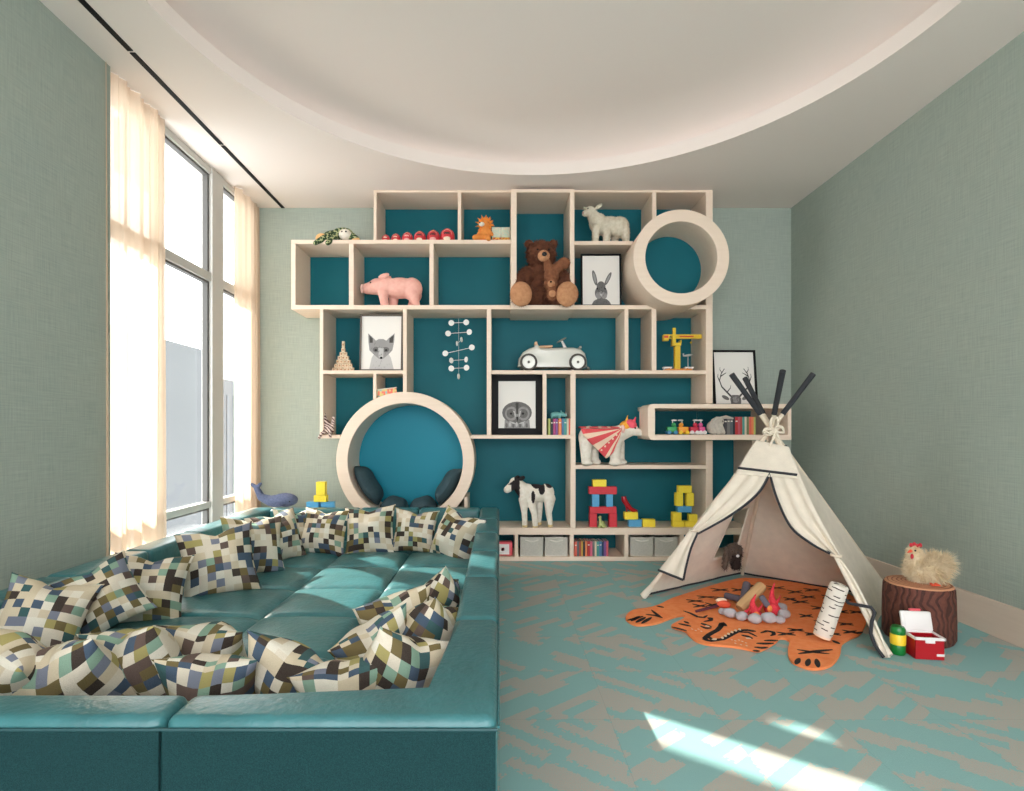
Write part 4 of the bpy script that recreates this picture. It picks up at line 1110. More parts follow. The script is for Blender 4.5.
def m_cover(name, top_, bot):
    m = mat(name, top_, .5); b = NB(m); tc = b.N.new('ShaderNodeTexCoord').outputs['Object']; x,y,z = b.sep(tc)
    vo = b.N.new('ShaderNodeTexVoronoi'); vo.inputs['Scale'].default_value = 60; b.L.new(tc, vo.inputs[0])
    c1 = b.mix(b.math('GREATER_THAN', b.noise(tc,90.0,2), .55), srgb(top_), srgb((236,226,196)))
    c2 = b.mix(b.math('GREATER_THAN', vo.outputs[0], .5), srgb(bot), srgb((236,190,70)))
    b.L.new(b.mix(b.math('LESS_THAN', z, .085), c1, c2), b.N['Principled BSDF'].inputs['Base Color']); return m
M_PAGE = mat('book_pages', (232,226,212), .8)
for i, (x0, x1, tc_, bc_, lb) in enumerate(((492,500.8,(204,226,206),(196,74,56),'upright picture book behind the plush lion\'s shoulder'),(501.2,509.8,(206,230,210),(214,130,60),'upright picture book between the lion\'s book and the divider'))):
    Y = 5.72; s = Y/F; w_ = (x1-x0)*s; h = 18.5*s; c = V((((x0+x1)/2-CX)*s,Y,top(239.7)+.001))
    o = thing('picture_book', lb, 'book', c, group='picture books beside the lion')
    mc = m_cover('picture_cover_%s' % ('red' if i == 0 else 'amber'), tc_, bc_)
    m = M(mc); m.box((0,-.006,h/2),(w_,.003,h),mc); m.box((0,.006,h/2),(w_,.003,h),mc); m.box((-w_/2+.0015,0,h/2),(.003,.013,h),mc); m.out('cover', o, smooth=False)
    m = M(M_PAGE); m.box((.001,0,h/2),(w_-.006,.009,h-.006),M_PAGE); m.out('pages', o, smooth=False)

# --- framed animal prints
M_PAPER = mat('print_paper', (232,228,222), .7)
def GREY(v): return mat('print_grey_%s' % {40:'darkest',70:'dark',110:'mid',150:'pale',190:'light',20:'black'}[v], (v,v-2 if v > 20 else v,v-3 if v > 20 else v), .85)
def frame(x0,x1,y0,y1, Y, fw, fmat, label, draw, lean=6, rz=0, matw=0, zb=None):
    s = Y/F; w_ = (x1-x0)*s; h = (y1-y0)*s*1.055
    z0 = zb if zb is not None else HC+(CY-y1)*s
    o = thing('framed_print', label, 'framed picture', V((((x0+x1)/2-CX)*s,Y,z0)), math.radians(rz))
    R_ = (math.radians(-lean),0,0); f = fw*s
    m = M(fmat)
    for c, d in (((0,0,f/2),(w_,.025,f)),((0,0,h-f/2),(w_,.025,f)),((-w_/2+f/2,0,h/2),(f,.025,h)),((w_/2-f/2,0,h/2),(f,.025,h))): m.box(c,d,fmat,bev=.002,seg=1)
    m.box((0,.010,h/2),(w_-.004,.004,h-.004),fmat)
    a = m.out('frame', o, smooth=False); a.rotation_euler = R_
    m = M(M_PAPER); m.box((0,.004,h/2),(w_-2*f+.002,.004,h-2*f+.002),M_PAPER)
    W_, H_ = w_-2*f, h-2*f
    lay = [0]
    def shp(pts, v):
        lay[0] += 1; y_ = .0018-.00025*lay[0]
        cl = [(max(-.5,min(.5,u)), max(0,min(1,q))) for u,q in pts]
        m.poly([(u*W_, y_, f+q*H_) for u,q in cl], GREY(v))
    def E_(cx_,cy_,rx,ry,v,rot=0,n_=20): shp([(cx_+rx*math.cos(t)*math.cos(rot)-ry*math.sin(t)*math.sin(rot)*H_/W_, cy_+(rx*math.cos(t)*math.sin(rot)*W_/H_)+ry*math.sin(t)*math.cos(rot)) for t in [2*PI*k/n_ for k in range(n_)]], v)
    draw(shp, E_)
    a = m.out('print', o, smooth=False, label='white paper with a grey animal drawing'); a.rotation_euler = R_
    return o
def fur_ticks(shp, cx_, cy_, rx, ry, n_, v, seed):
    r_ = random.Random(seed)
    for _ in range(n_):
        a = r_.uniform(0,2*PI); q = math.sqrt(r_.random())*.92; x = cx_+rx*q*math.cos(a); y = cy_+ry*q*math.sin(a)
        shp([(x-.006,y+.02),(x+.006,y+.02),(x+(x-cx_)*.08,y-.02)], v)
def fox(shp, E_):
    shp([(-.30,0),(-.24,.22),(-.14,.34),(.14,.34),(.24,.22),(.32,0)],190)
    shp([(-.30,.36),(-.33,.52),(-.34,.68),(-.22,.60),(-.14,.54),(-.07,.57),(.05,.57),(.12,.54),(.20,.60),(.33,.68),(.32,.52),(.28,.36),(.18,.28),(.05,.20),(-.06,.20),(-.19,.28)],150)
    shp([(-.31,.65),(-.22,.58),(-.22,.50),(-.30,.50)],70); shp([(.31,.65),(.20,.58),(.20,.50),(.29,.50)],70)
    E_(-.13,.37,.09,.05,110); E_(.11,.37,.09,.05,110)
    shp([(-.08,.40),(.06,.40),(.05,.22),(-.06,.22)],190)
    E_(-.14,.36,.035,.02,40); E_(.12,.36,.035,.02,40); E_(0,.215,.035,.022,20)
    fur_ticks(shp,0,.38,.26,.14,26,110,2); fur_ticks(shp,0,.08,.24,.1,16,150,3)
def rabbit(shp, E_):
    E_(-.17,.55,.055,.16,110,.22); E_(.19,.53,.05,.15,110,-.45); E_(-.17,.55,.03,.11,150,.22); E_(.19,.53,.025,.10,150,-.45)
    shp([(-.26,0),(-.2,.08),(-.1,.12),(.14,.12),(.22,.07),(.27,0)],110)
    E_(0,.24,.17,.15,110); E_(0,.36,.12,.12,110); E_(-.07,.19,.08,.07,150); E_(.08,.19,.08,.07,150); E_(0,.22,.03,.05,190)
    E_(-.10,.33,.022,.02,20); E_(.11,.33,.022,.02,20); E_(0,.24,.02,.012,40)
    fur_ticks(shp,0,.3,.15,.16,24,70,4); fur_ticks(shp,0,.05,.2,.05,10,70,5)
def owl(shp, E_):
    shp([(-.34,0),(-.33,.18),(.33,.18),(.35,0)],150)
    E_(0,.33,.40,.235,110); E_(-.15,.31,.17,.15,150); E_(.17,.31,.17,.15,150); E_(-.16,.31,.12,.10,110); E_(.17,.31,.12,.10,110)
    shp([(-.035,.54),(.045,.54),(.03,.3),(-.02,.3)],70)
    shp([(-.12,.38),(-.06,.36),(-.03,.28),(-.05,.22),(-.07,.28),(-.09,.34)],190); shp([(.13,.38),(.07,.36),(.05,.28),(.06,.22),(.09,.28),(.1,.34)],190)
    E_(-.16,.31,.035,.024,40); E_(.16,.31,.035,.024,40); shp([(-.025,.24),(.04,.24),(.01,.13)],40)
    for k in range(7): E_(-.28+.09*k,.06+.02*(k%2),.03,.05,190 if k%2 else 110)
    shp([(-.24,.16),(-.1,.13),(-.02,.1),(-.1,.09)],190); shp([(.26,.16),(.12,.13),(.04,.1),(.12,.09)],190)
    fur_ticks(shp,0,.33,.33,.2,34,70,6)
def stag(shp, E_):
    def arc(pts, w0):
        L_, R_ = [], []
        for i,(x,y) in enumerate(pts):
            a = pts[max(i-1,0)]; b_ = pts[min(i+1,len(pts)-1)]; dx, dy = b_[0]-a[0], b_[1]-a[1]; l = math.hypot(dx,dy) or 1
            w_ = w0*(1-.6*i/(len(pts)-1)); L_.append((x-dy/l*w_,y+dx/l*w_)); R_.append((x+dy/l*w_,y-dx/l*w_))
        shp(L_+R_[::-1],70)
    for q in (-1,1):
        arc([(q*.10,.14),(q*.2,.22),(q*.33,.33),(q*.38,.45),(q*.33,.58),(q*.24,.68)],.020)
        arc([(q*.36,.40),(q*.42,.52),(q*.41,.58)],.013); arc([(q*.35,.53),(q*.27,.57),(q*.2,.60)],.013); arc([(q*.2,.23),(q*.12,.3),(q*.1,.36)],.012); arc([(q*.31,.6),(q*.36,.66),(q*.35,.71)],.010)
        E_(q*.25,.12,.10,.035,110,q*.5)
    shp([(-.12,0),(-.14,.1),(-.08,.17),(.08,.17),(.14,.1),(.13,0)],110); E_(0,.08,.08,.06,150)
    fur_ticks(shp,0,.08,.13,.08,14,40,7)
M_GFR = mat('grey_wood_frame', (96,88,80), .5)
frame(359.5,402.5,316,370.2,5.60,1.6,M_GFR,'grey framed print of a fox face standing beside the block pyramid',fox,lean=4,zb=top(370.3)+.001)
frame(581,621.5,254.5,305,5.60,1.7,M_BLACK,'thin black framed print of a rabbit in the row beneath the plush sheep',rabbit,lean=3,zb=top(305)+.001)
frame(491.8,542.3,376.5,434,5.575,6.6,M_BLACK,'thick black framed print of an owl face next to the small colourful books',owl,lean=3,zb=top(435)+.001)
frame(714,758,349.5,403.5,5.62,2.0,M_BLACK,'thin black framed print of stag antlers leaning above the teepee',stag,lean=7,rz=0,zb=HC+26*YR/F+.001)

# --- block pyramid
M_BW = mat('pale_block_wood', (226,202,172), .6, var=.12, vscale=50); M_BW2 = mat('brown_block_wood', (178,124,82), .6)
Y = 5.66; s = Y/F; c = V(((343.5-CX)*s,Y,top(370.3)+.001))
PGp = 'wooden pyramid blocks'
rb_ = random.Random(4); bw = 3.6*s; bh = 3.9*s
for L_ in range(6):
    n_ = 6-L_
    for k in range(n_):
        for r_ in range(1 if L_ else 1):
            m = M(M_BW); m.box((0,0,bh/2),(bw*.94,bw*.9,bh*.96),M_BW,bev=.002,seg=1); m.ell((0,-bw*.46,bh/2),(bw*.26,.002,bh*.26),M_BW2,sub=1)
            o = m.out('wooden_block', smooth=False, loc=c+V(((k-(n_-1)/2)*bw,rb_.uniform(-.003,.003),L_*bh))); o.rotation_euler[2] = rb_.uniform(-.08,.08)
            row = ['lowest course','second course','third course','fourth course','fifth course','top'][L_]
            setp(o, ('small wooden block at the very top of the pyramid beside the fox print' if L_ == 5 else 'small wooden block in the %s of the pyramid beside the fox print' % row),'block', 'wooden pyramid blocks, '+row)
m = M(M_BW); m.box((0,0,3.4*s),(2.6*s,2.6*s,6.6*s),M_BW,bev=.002,seg=1); m.ell((0,-1.3*s,3.5*s),(.8*s,.002,1.4*s),M_BW2,sub=1)
o = m.out('wooden_block', smooth=False, loc=c+V((0,0,6*bh))); setp(o,'tall wooden block standing upright on the tip of the pyramid','block')

# --- mobile of white discs
Y = 5.72; s = Y/F
mo = thing('hanging_mobile','white mobile of paired discs on wires hanging in the tall cubby','mobile', V(((458.7-CX)*s,Y,top(309.3))))
mo0 = V(mo.location)
m = M(M_WPL); e = P(458.7,379,Y)-mo0; m.tube([(0,0,0),(0,0,e.z)],.0012,M_WPL,5); m.out('string', mo)
def disc(px, py, r, tilt=0, w_=1.0):
    p = P(px,py,Y)-mo0; m = M(M_WHITE)
    m.lathe([(.0001,-.003),(r*s*.95,-.003),(r*s,0),(r*s*.95,.003),(.0001,.003)], M_WHITE, 22, (0,0,0), 'Y')
    a = m.out('disc', mo); a.location = p; a.rotation_euler = (0,0,tilt)
for (x0,y0),(x1,y1),t in (((451.3,322.9),(466.2,322.3),.0),((448.1,333.5),(469.3,332),.3),((445.3,353.4),(471.8,347.4),0),((451.3,360.5),(466.1,359.5),.9),((451.3,368.4),(466.5,367.7),.2)):
    disc(x0,y0,2.9,t); disc(x1,y1,2.9,-t)
    m = M(M_WPL); m.tube([P(x0,y0,Y)-mo0+V((0,.004,0)), P(x1,y1,Y)-mo0+V((0,.004,0))],.0028,M_WPL,6); m.out('wire', mo)
disc(456.9,343.5,2.6,1.35); disc(461.5,339.6,2.6,1.2); disc(458.7,376.3,3.0,1.25)
m = M(M_WPL); m.tube([P(456.9,343.5,Y)-mo0, P(461.5,339.6,Y)-mo0],.002,M_WPL,6); m.out('wire', mo)

# --- small box with bright lid behind the round nook
Y = 5.60; s = Y/F; c = V(((387-CX)*s,Y,P(387,396,Y).z))
M_BXC = mat('coloured_box_print', (236,140,90), .5); b = NB(M_BXC); tc = b.N.new('ShaderNodeTexCoord').outputs['Object']; x,y,z = b.sep(tc)
wv = b.white(b.comb(b.math('FLOOR', b.math('MULTIPLY', x, 55.0)), b.math('FLOOR', b.math('MULTIPLY', z, 45.0)), 1.0))
r = b.N.new('ShaderNodeValToRGB'); r.color_ramp.interpolation='CONSTANT'; r.color_ramp.elements[0].color=srgb((238,120,96)); r.color_ramp.elements[1].position=.4; r.color_ramp.elements[1].color=srgb((224,206,130)); q=r.color_ramp.elements.new(.7); q.color=srgb((150,190,190)); b.L.new(wv,r.inputs[0]); b.L.new(r.outputs[0], b.N['Principled BSDF'].inputs['Base Color'])
o = thing('toy_box','small colourful patterned box standing over the rim of the round nook','box', c, math.radians(14))
m = M(M_BXC); m.box((0,0,3.5*s),(19*s,7*s,6.6*s),M_BXC,(0,math.radians(-8),0),.003); m.out('box_body', o, smooth=False)
m = M(M_PAGE); m.box((0,0,7.2*s),(19.4*s,7.4*s,1.0*s),M_PAGE,(0,math.radians(-8),0),.002); m.out('lid', o, smooth=False, label='pale lid')

# --- zebra at the edge of the lower left cubby
def m_zebra():
    m = mat('zebra_plush', (214,196,184), .95); b = NB(m); tc = b.N.new('ShaderNodeTexCoord').outputs['Object']; x,y,z = b.sep(tc)
    ph = b.math('ADD', b.math('MULTIPLY', x, 150.0), b.math('ADD', b.math('MULTIPLY', z, 210.0), b.math('MULTIPLY', b.noise(tc,18.0,1), 9.0)))
    b.L.new(b.mix(b.math('GREATER_THAN', b.math('SINE', ph), .1), srgb((216,198,186)), srgb((92,58,56))), b.N['Principled BSDF'].inputs['Base Color']); return m
M_ZEB = m_zebra()
Y = 5.58; s = Y/F; c = V(((328.5-CX)*s,Y,top(435)+.001))
zb = thing('plush_zebra','small brown striped plush zebra sitting at the open edge beside the round nook','plush toy', c)
blob('body', zb, sc([('e',(-1,0,7),(4,3.6,7)),('e',(2,-1,4.5),(4,3.5,4)),('c',[(-2,0,12),(-4,-1,17)],[2.6,2.2]),('c',[(-4,-1,17),(-6.5,-2.5,15)],[2.3,1.7]),('c',[(-2,-2,4),(-5,-7,1),(-7,-8,-3)],[2,1.6,1.4]),('c',[(3,-2,4),(4,-8,1),(4.5,-9,-2)],[2,1.6,1.4]),('c',[(4,0,5),(5,0,17)],[1.8,1.6])],s), .0055, 2, None, (M_ZEB,))
m = M(M_ZEB); m.ell((-3.2*s,0,20*s),(.8*s,.6*s,1.8*s),M_ZEB); m.ell((-4.6*s,-1*s,19.5*s),(.8*s,.6*s,1.6*s),M_ZEB); m.out('ear', zb)
m = M(M_EYE); m.ell((-5.5*s,-3.3*s,17.4*s),.5*s,M_EYE); m.out('eye', zb)

# --- ride-on car
M_CARP = mat('cream_car_enamel', (226,226,218), .25, coat=.5); M_TYRE = mat('grey_rubber', (74,70,66), .7); M_HUB = mat('silver_hub', (176,174,166), .35, metal=.6); M_TANL = mat('tan_leatherette', (222,180,142), .6)
Y = 5.72; s = Y/F; c = V(((552.5-CX)*s,Y,top(370.3)+.001))
car = thing('ride_on_car','cream vintage style ride-on toy car with tan seat and grey wheels','toy car', c)
prof = [(-35,5),(-34,12),(-30,17.5),(-24,20.5),(-19,22),(-17.5,24),(-15,24),(-13,21.5),(-4,21),(8,21.5),(20,21.5),(28,20),(32,16.5),(34,10),(34,5),(26,4),(-20,4),(-27,4)]
m = M(M_CARP)
hw = 12
def carfn(i, j):
    pass
nprof = len(prof)
cols = []
for t in [k/12 for k in range(13)]:
    a = -1+2*t; k_ = (1-abs(a)**3.2)
    col_ = []
    for (x, z) in prof:
        zz = 5+(z-5)*1.16*(.80+.20*k_); xx = x*(.955+.045*k_)
        if x > 20: xx = x*(.86+.14*k_)
        if x < -25: xx = x*(.88+.12*k_)
        col_.append(m.bm.verts.new((xx*s, a*hw*s, zz*s)))
    cols.append(col_)
for a, b_ in zip(cols, cols[1:]):
    for i in range(nprof):
        m.bm.faces.new((a[i], a[(i+1)%nprof], b_[(i+1)%nprof], b_[i]))
m.bm.faces.new(cols[0]); m.bm.faces.new(cols[-1][::-1])
m.out('bodywork', car, angle=50)
for dx in (-24.5,23.5):
    for sd_ in (-1,1):
        m = M(M_TYRE); m.lathe([(6.2*s,-2*s),(7.8*s,-2*s),(8.4*s,-1.2*s),(8.4*s,1.2*s),(7.8*s,2*s),(6.2*s,2*s),(6.2*s,-2*s)], M_TYRE, 32, (0,0,0), 'Y'); a = m.out('wheel', car, label='grey rubber wheel'); a.location = (dx*s, sd_*12.4*s, 8.5*s)
        m = M(M_HUB); m.lathe([(.001,-2.1*s*1),(1.6*s,-2.1*s),(1.8*s,-1.2*s),(5.2*s,-1.0*s),(5.6*s,-1.9*s),(6.3*s,-1.9*s),(6.3*s,1.9*s),(.001,1.9*s)], M_CARP, 28, (0,0,0), 'Y'); m.ell((0,-2.0*s,0),(1.3*s,.5*s,1.3*s),M_TYRE); m.out('hub_cap', a, label='cream hub cap')
m = M(M_TANL); m.box((-9*s,0,24.6*s),(17*s,15*s,1.8*s),M_TANL,(0,math.radians(-4),0),.006,3); m.box((-16.6*s,0,27*s),(2.4*s,15*s,5*s),M_TANL,(0,math.radians(-12),0),.006,3); m.out('seat', car, label='tan seat pad')
m = M(M_HUB); m.tube([(13*s,0,23.5*s),(9.5*s,0,31*s)],[1.6*s,1.0*s],M_WPL,10); m.out('steering_column', car)
m = M(M_HUB); m.lathe([(5*s,-.5*s),(5.5*s,0),(5*s,.5*s),(4.5*s,0),(5*s,-.5*s)], M_HUB, 28); m.box((0,0,0),(10*s,.9*s,.5*s),M_HUB); m.box((0,0,0),(.9*s,10*s,.5*s),M_HUB); a = m.out('steering_wheel', car); a.location = (9*s,0,32*s); a.rotation_euler = (0,math.radians(-28),0)
m = M(M_HUB)
for y_ in (-6,6): m.ell((27*s,y_*s,24*s),(1.5*s,1.5*s,1.5*s),M_HUB)
m.out('headlamp', car); m = M(M_CARP); m.tube([(33.5*s,-10*s,3.5*s),(36*s,-5*s,3.2*s),(36.6*s,0,3.2*s),(36*s,5*s,3.2*s),(33.5*s,10*s,3.5*s)],.9*s,M_HUB,8); m.out('bumper', car)

# --- crane
M_CRB = mat('orange_brick', (230,150,70), .45); M_CRR = mat('red_sticker', (206,70,40), .5); M_CRY = mat('yellow_crane_plastic', (232,196,40), .4)
Y = 5.66; s = Y/F; c = V(((677-CX)*s,Y,top(370.3)+.001))
crn = thing('toy_crane','yellow toy tower crane with a horizontal jib and orange base','toy crane', c)
m = M(M_CRB); m.box((0,0,1*s),(26*s,14*s,2*s),M_CRB,bev=.003)
for x_ in (-9,-4,4,9): m.ell((x_*s,-4*s,2.2*s),(1.4*s,1.4*s,.8*s),M_CRB)
m.out('base_plate', crn)
for x_, n_ in ((-10.5,0),(11,1)):
    m = M(M_WPL); m.box((x_*s,-2*s,3.6*s),(8.5*s,5*s,1.4*s),M_WPL,bev=.002); m.box(((x_-3)*s,-2*s,2.6*s),(1*s,4*s,1.6*s),M_WPL); m.box(((x_+3)*s,-2*s,2.6*s),(1*s,4*s,1.6*s),M_WPL); m.out('barrier', crn, smooth=False, label='small pink-white barrier')
m = M(M_CRY); 
for dx in (-2,2):
    for dy in (-2,2): m.box((dx*s,dy*s,13.5*s),(1.1*s,1.1*s,23*s),M_CRY)
for k in range(7):
    for dy in (-2,2): m.box((0,dy*s,(3.5+3.3*k)*s),(5*s,.6*s,.7*s),M_CRY); m.box((0,dy*s,(5+3.3*k)*s),(5.6*s,.5*s,.6*s),M_CRY,(0,.6 if k%2 else -.6,0))
m.box((0,0,13.5*s),(3*s,3*s,23*s),M_CRY); m.out('tower', crn, smooth=False)
m = M(M_CRY); m.box((-1*s,0,27*s),(8.5*s,6*s,3*s),M_CRY,bev=.003); m.box((-3.6*s,0,31*s),(3.4*s,6*s,7*s),M_CRY,bev=.002); m.box((3*s,0,29.5*s),(1.2*s,6*s,3*s),M_CRY); m.box((-3*s,0,38*s),(2.8*s,3*s,11*s),M_CRY,bev=.002); m.out('cab', crn, smooth=False)
m = M(M_CRY,M_CRR)
for dz in (33.4,36.4):
    m.box((6*s,0,dz*s),(38*s,3.4*s,1.0*s),M_CRY)
for k in range(11): m.box(((-12+3.6*k)*s,0,34.9*s),(.9*s,3.2*s,3.4*s),M_CRY,(0,.7 if k%2 else -.7,0))
m.box((12*s,.5*s,34.9*s),(24*s,1.2*s,2.4*s),M_CRY); m.box((9*s,-1.75*s,34.9*s),(14*s,.2*s,1.2*s),M_CRR); m.box((26*s,0,35*s),(3*s,3*s,3*s),M_CRY); m.out('jib', crn, smooth=False)
m = M(M_CRY,M_CRR); m.box((-11.5*s,0,33.6*s),(5.5*s,5*s,6*s),M_CRY,bev=.003); m.box((-11.5*s,-2.6*s,34.4*s),(4.4*s,.2*s,2.4*s),M_CRR); m.out('counterweight', crn, smooth=False)
m = M(M_BLACK); m.tube([(14*s,0,33*s),(14*s,0,29.5*s)],.25*s,M_BLACK,6); m.ell((14*s,0,29*s),(.9*s,.9*s,1.1*s),M_CRY); m.out('hook', crn)
# grey shape by the crane, a small wall-side propped blade
M_SIL = mat('silver_toy_metal', (186,188,186), .35, metal=.3)
ho = thing('toy_airplane','small silver toy on a thin stand beside the crane','toy', V(((690-CX)*s,Y+.06,top(370.3)+.001)))
m = M(M_SIL); m.ell((0,0,17*s),(5.5*s,1.2*s,1.2*s),M_SIL,(0,-.15,0),3); m.ell((-1*s,0,17*s),(1.6*s,4.5*s,.4*s),M_SIL); m.box((-4.6*s,0,18*s),(1.4*s,.3*s,2*s),M_SIL); m.out('fuselage', ho)
m = M(M_WPL); m.tube([(0,0,.4*s),(0,0,16*s)],.25*s,M_WPL,6); m.lathe([(.001,0),(2.4*s,0),(2.4*s,.5*s),(.001,.6*s)],M_WPL,18); m.out('stand', ho)

# --- books
def book(name, loc_, w_, h, d_, col, label, group, i=0):
    mc = mat('book_cover_%s' % col[0], col[1], .55)
    m = M(mc, M_PAGE)
    m.box((-w_/2+.0012,0,h/2),(.0024,d_,h),mc); m.box((w_/2-.0012,0,h/2),(.0024,d_,h),mc); m.box((0,-d_/2+.002,h/2),(w_,.004,h),mc,bev=.0012,seg=2)
    m.box((0,.003,h/2),(w_-.005,d_-.008,h-.008),M_PAGE)
    if w_ > .022:
        m.box((0,-d_/2-.0003,h*.75),(w_*.7,.0008,h*.07),M_PAGE)
    o = m.out(name, smooth=False, loc=loc_); setp(o, label, 'book', group); return o
BC = {'lime':(186,196,110),'ink':(44,50,60),'magenta':(186,70,130),'purple':(134,84,150),'orange':(240,140,90),'coral':(236,110,90),'blue':(86,130,176),'teal':(80,160,150),'cream':(228,216,190),'red':(196,52,56),'charcoal':(72,70,74),'grey':(120,118,116),'pink':(222,110,140),'mustard':(206,160,70),'navy':(40,60,100),'slate':(96,104,110),'brickred':(184,80,64),'olive':(120,130,90),'rose':(200,90,104)}
def row(spec, Y, ztop, h0, d_, name, place, group):
    s = Y/F; cnt = {}
    for x0, x1, cn, hf in spec:
        w_ = (x1-x0)*s*.96
        cnt[cn] = cnt.get(cn,0)+1
        k = cnt[cn]; tot = sum(1 for q in spec if q[2] == cn)
        i = spec.index((x0,x1,cn,hf))
        nb = spec[i-1][2] if i > 0 else None; na = spec[i+1][2] if i+1 < len(spec) else None
        cw = {'brickred':'brick red'}
        nm = lambda q: cw.get(q,q)
        if tot == 1: lb = 'slim %s book %s' % (nm(cn), place)
        elif nb and na: lb = 'slim %s book between a %s and a %s one %s' % (nm(cn), nm(nb), nm(na), place)
        elif nb: lb = 'slim %s book at the end after a %s one %s' % (nm(cn), nm(nb), place)
        else: lb = 'slim %s book starting the row %s' % (nm(cn), place)
        book(name, V((((x0+x1)/2-CX)*s, Y+d_/2, ztop)), w_, h0*s*hf, d_, (cn,BC[cn]), lb, group)
row([(548.2,550.4,'lime',1),(550.7,553,'ink',.98),(553.2,555.5,'magenta',1),(555.7,558,'purple',1),(558.4,561.6,'orange',1),(561.8,563.8,'blue',1),(564,566.8,'teal',1),(567,568.7,'cream',1),(568.9,570.4,'coral',1)], 5.56, top(435)+.001, 16.3, .13, 'children_book', 'under the toy rhino', 'small bright books under the rhino')
row([(574.5,577,'coral',.97),(577.2,579,'slate',1),(579.2,581,'brickred',.96),(581.2,583,'mustard',1),(583.2,585,'ink',.98),(585.2,587.2,'orange',1),(587.4,590,'red',1),(590.2,592.4,'pink',.98),(592.6,594.6,'grey',1),(594.8,596.6,'cream',1),(596.8,599.2,'teal',.97),(599.4,601.8,'blue',1),(602,603.8,'navy',.96),(604,606,'purple',1),(606.2,608.4,'rose',1)], 5.56, top(557)+.001, 15.0, .15, 'children_book', 'in the bottom row', 'books in the bottom row')
row([(724.2,727,'charcoal',.98),(727.2,730,'grey',1),(730.2,733,'slate',1),(733.2,735,'ink',1),(735.2,738,'red',1),(738.2,740.2,'rose',1),(740.4,742.2,'brickred',1),(742.4,744.6,'teal',1),(744.8,746.6,'cream',1),(746.8,749,'olive',1),(749.2,751.4,'coral',1),(751.6,753.6,'orange',1),(753.8,755.6,'lime',1)], 5.30, HC-4.8*YR/F+.001, 17.8, .15, 'children_book', 'in the jutting box shelf', 'books in the box shelf')
# --- rhino
M_RHI = mat('aqua_rubber', (110,172,170), .5)
Y = 5.66; s = Y/F; c = V(((557-CX)*s,5.63,top(435)+.001+16.3*5.56/F+.001))
rh = thing('toy_rhino','small aqua toy rhino standing on the bright books','toy animal', c)
blob('body', rh, sc([('e',(-1,0,4),(5,2.6,2.8)),('e',(-4,0,3.5),(3,2.6,2.8)),('e',(5,0,4.2),(2.6,2,2.4)),('c',[(6,0,3.6),(8.4,0,2.8)],[1.8,1.3]),('c',[(-5,-1,3),(-5.5,-1,.8)],[1.2,.9]),('c',[(-3.5,1,3),(-3.6,1,.8)],[1.2,.9]),('c',[(2,-1,3),(1.8,-1,.8)],[1.2,.9]),('c',[(3,1,3),(3,1,.8)],[1.2,.9])],s), .004, 2, None, (M_RHI,))
m = M(M_RHI); m.tube([(8.2*s,0,3.6*s),(9.2*s,0,6.2*s)],[.8*s,.1*s],M_WPL,8); m.out('horn', rh, label='pale horn')
m = M(M_RHI); m.ell((3.6*s,-1.3*s,7*s),(.7*s,.5*s,1.2*s),M_RHI); m.ell((4.2*s,1.2*s,7*s),(.7*s,.5*s,1.2*s),M_RHI); m.out('ear', rh)

# --- polar bear with cape and headdress
M_CAPR = mat('coral_red_felt', (222,84,88), .85); M_CAPC = mat('cape_cream_felt', (238,208,182), .85)
Y = 5.70; s = Y/F; s = 5.5/F; c = V(((604-CX)*s,5.55,top(465)+.001)); Q = .83
pb = thing('plush_polar_bear','white plush polar bear wearing a red striped cape and bright hood','plush toy', c)
blob('body', pb, scz([('e',(-2,0,34),(19,10,11)),('e',(-14,0,33),(11,10.5,12)),('e',(11,0,34),(11,9.5,11)),('c',[(16,0,38),(26,-2,43)],[8.5,7.5]),('e',(27,-2,43),(8,7,7)),('c',[(29,-4,41.5),(36,-9,38.5)],[5,3.4]),
  ('c',[(-18,-5,28),(-18,-5,4)],[7,4.8]),('e',(-17,-6.5,3),(6,6,3)),('c',[(-9,5,26),(-8,5,4)],[6,4.5]),('e',(-7,4,3),(6,5,3)),('c',[(11,-5,28),(11,-6,4)],[6.5,5]),('e',(11,-8,3),(7,6,3)),('c',[(17,5,26),(18,4,4)],[6,4.5]),('e',(19,2,3),(6,6,3))],s), .010, 4, None, (M_WPLUSH,))
m = M(M_NOSE); m.ell((39.2*s,-11.6*s,39.2*s*Q),(1.8*s,1.8*s,1.6*s),M_NOSE); m.out('nose', pb, label='black nose')
m = M(M_EYE); m.ell((30*s,-10.2*s,44.5*s*Q),.9*s,M_EYE); m.out('eye', pb)
# cape: a fan of stripes from the neck, over the back
apx = V((17*s,-5*s,44*s))
def capefn(u, v):
    # u 0..1 around fan (back edge -> chest edge), v 0..1 from back ridge/neck outward
    a = [(-24,44),(-22,36),(-15,27),(-7,18),(1,8),(7,14),(11,22)]
    t = u*(len(a)-1); i = min(int(t), len(a)-2); f = t-i
    ex, ez = a[i][0]+(a[i+1][0]-a[i][0])*f, a[i][1]+(a[i+1][1]-a[i][1])*f
    x = 17+(ex-17)*v; z = 44+(ez-44)*v
    bodyz = max(0, 1-((z-34)/13)**2); y = -(2+10.5*math.sqrt(bodyz))-1.0
    y = min(y, -5-6.5*min(1,v*2))
    return V((x*s, y*s, z*s*Q))
m = M(M_CAPR, M_CAPC)
m.grid(capefn, 44, 10, M_CAPR, lambda u,v: M_CAPR if (u*4)%1.0 < .55 else M_CAPC)
for k in range(5):
    p = capefn(.53, .28+.16*k); m.ell(p+V((0,-.004,0)),(.9*s,.12*s,.9*s),M_CAPC,sub=1)
m.out('cape_side', pb, solid=.004, label='red and cream striped cape side')
m = M(M_CAPR)
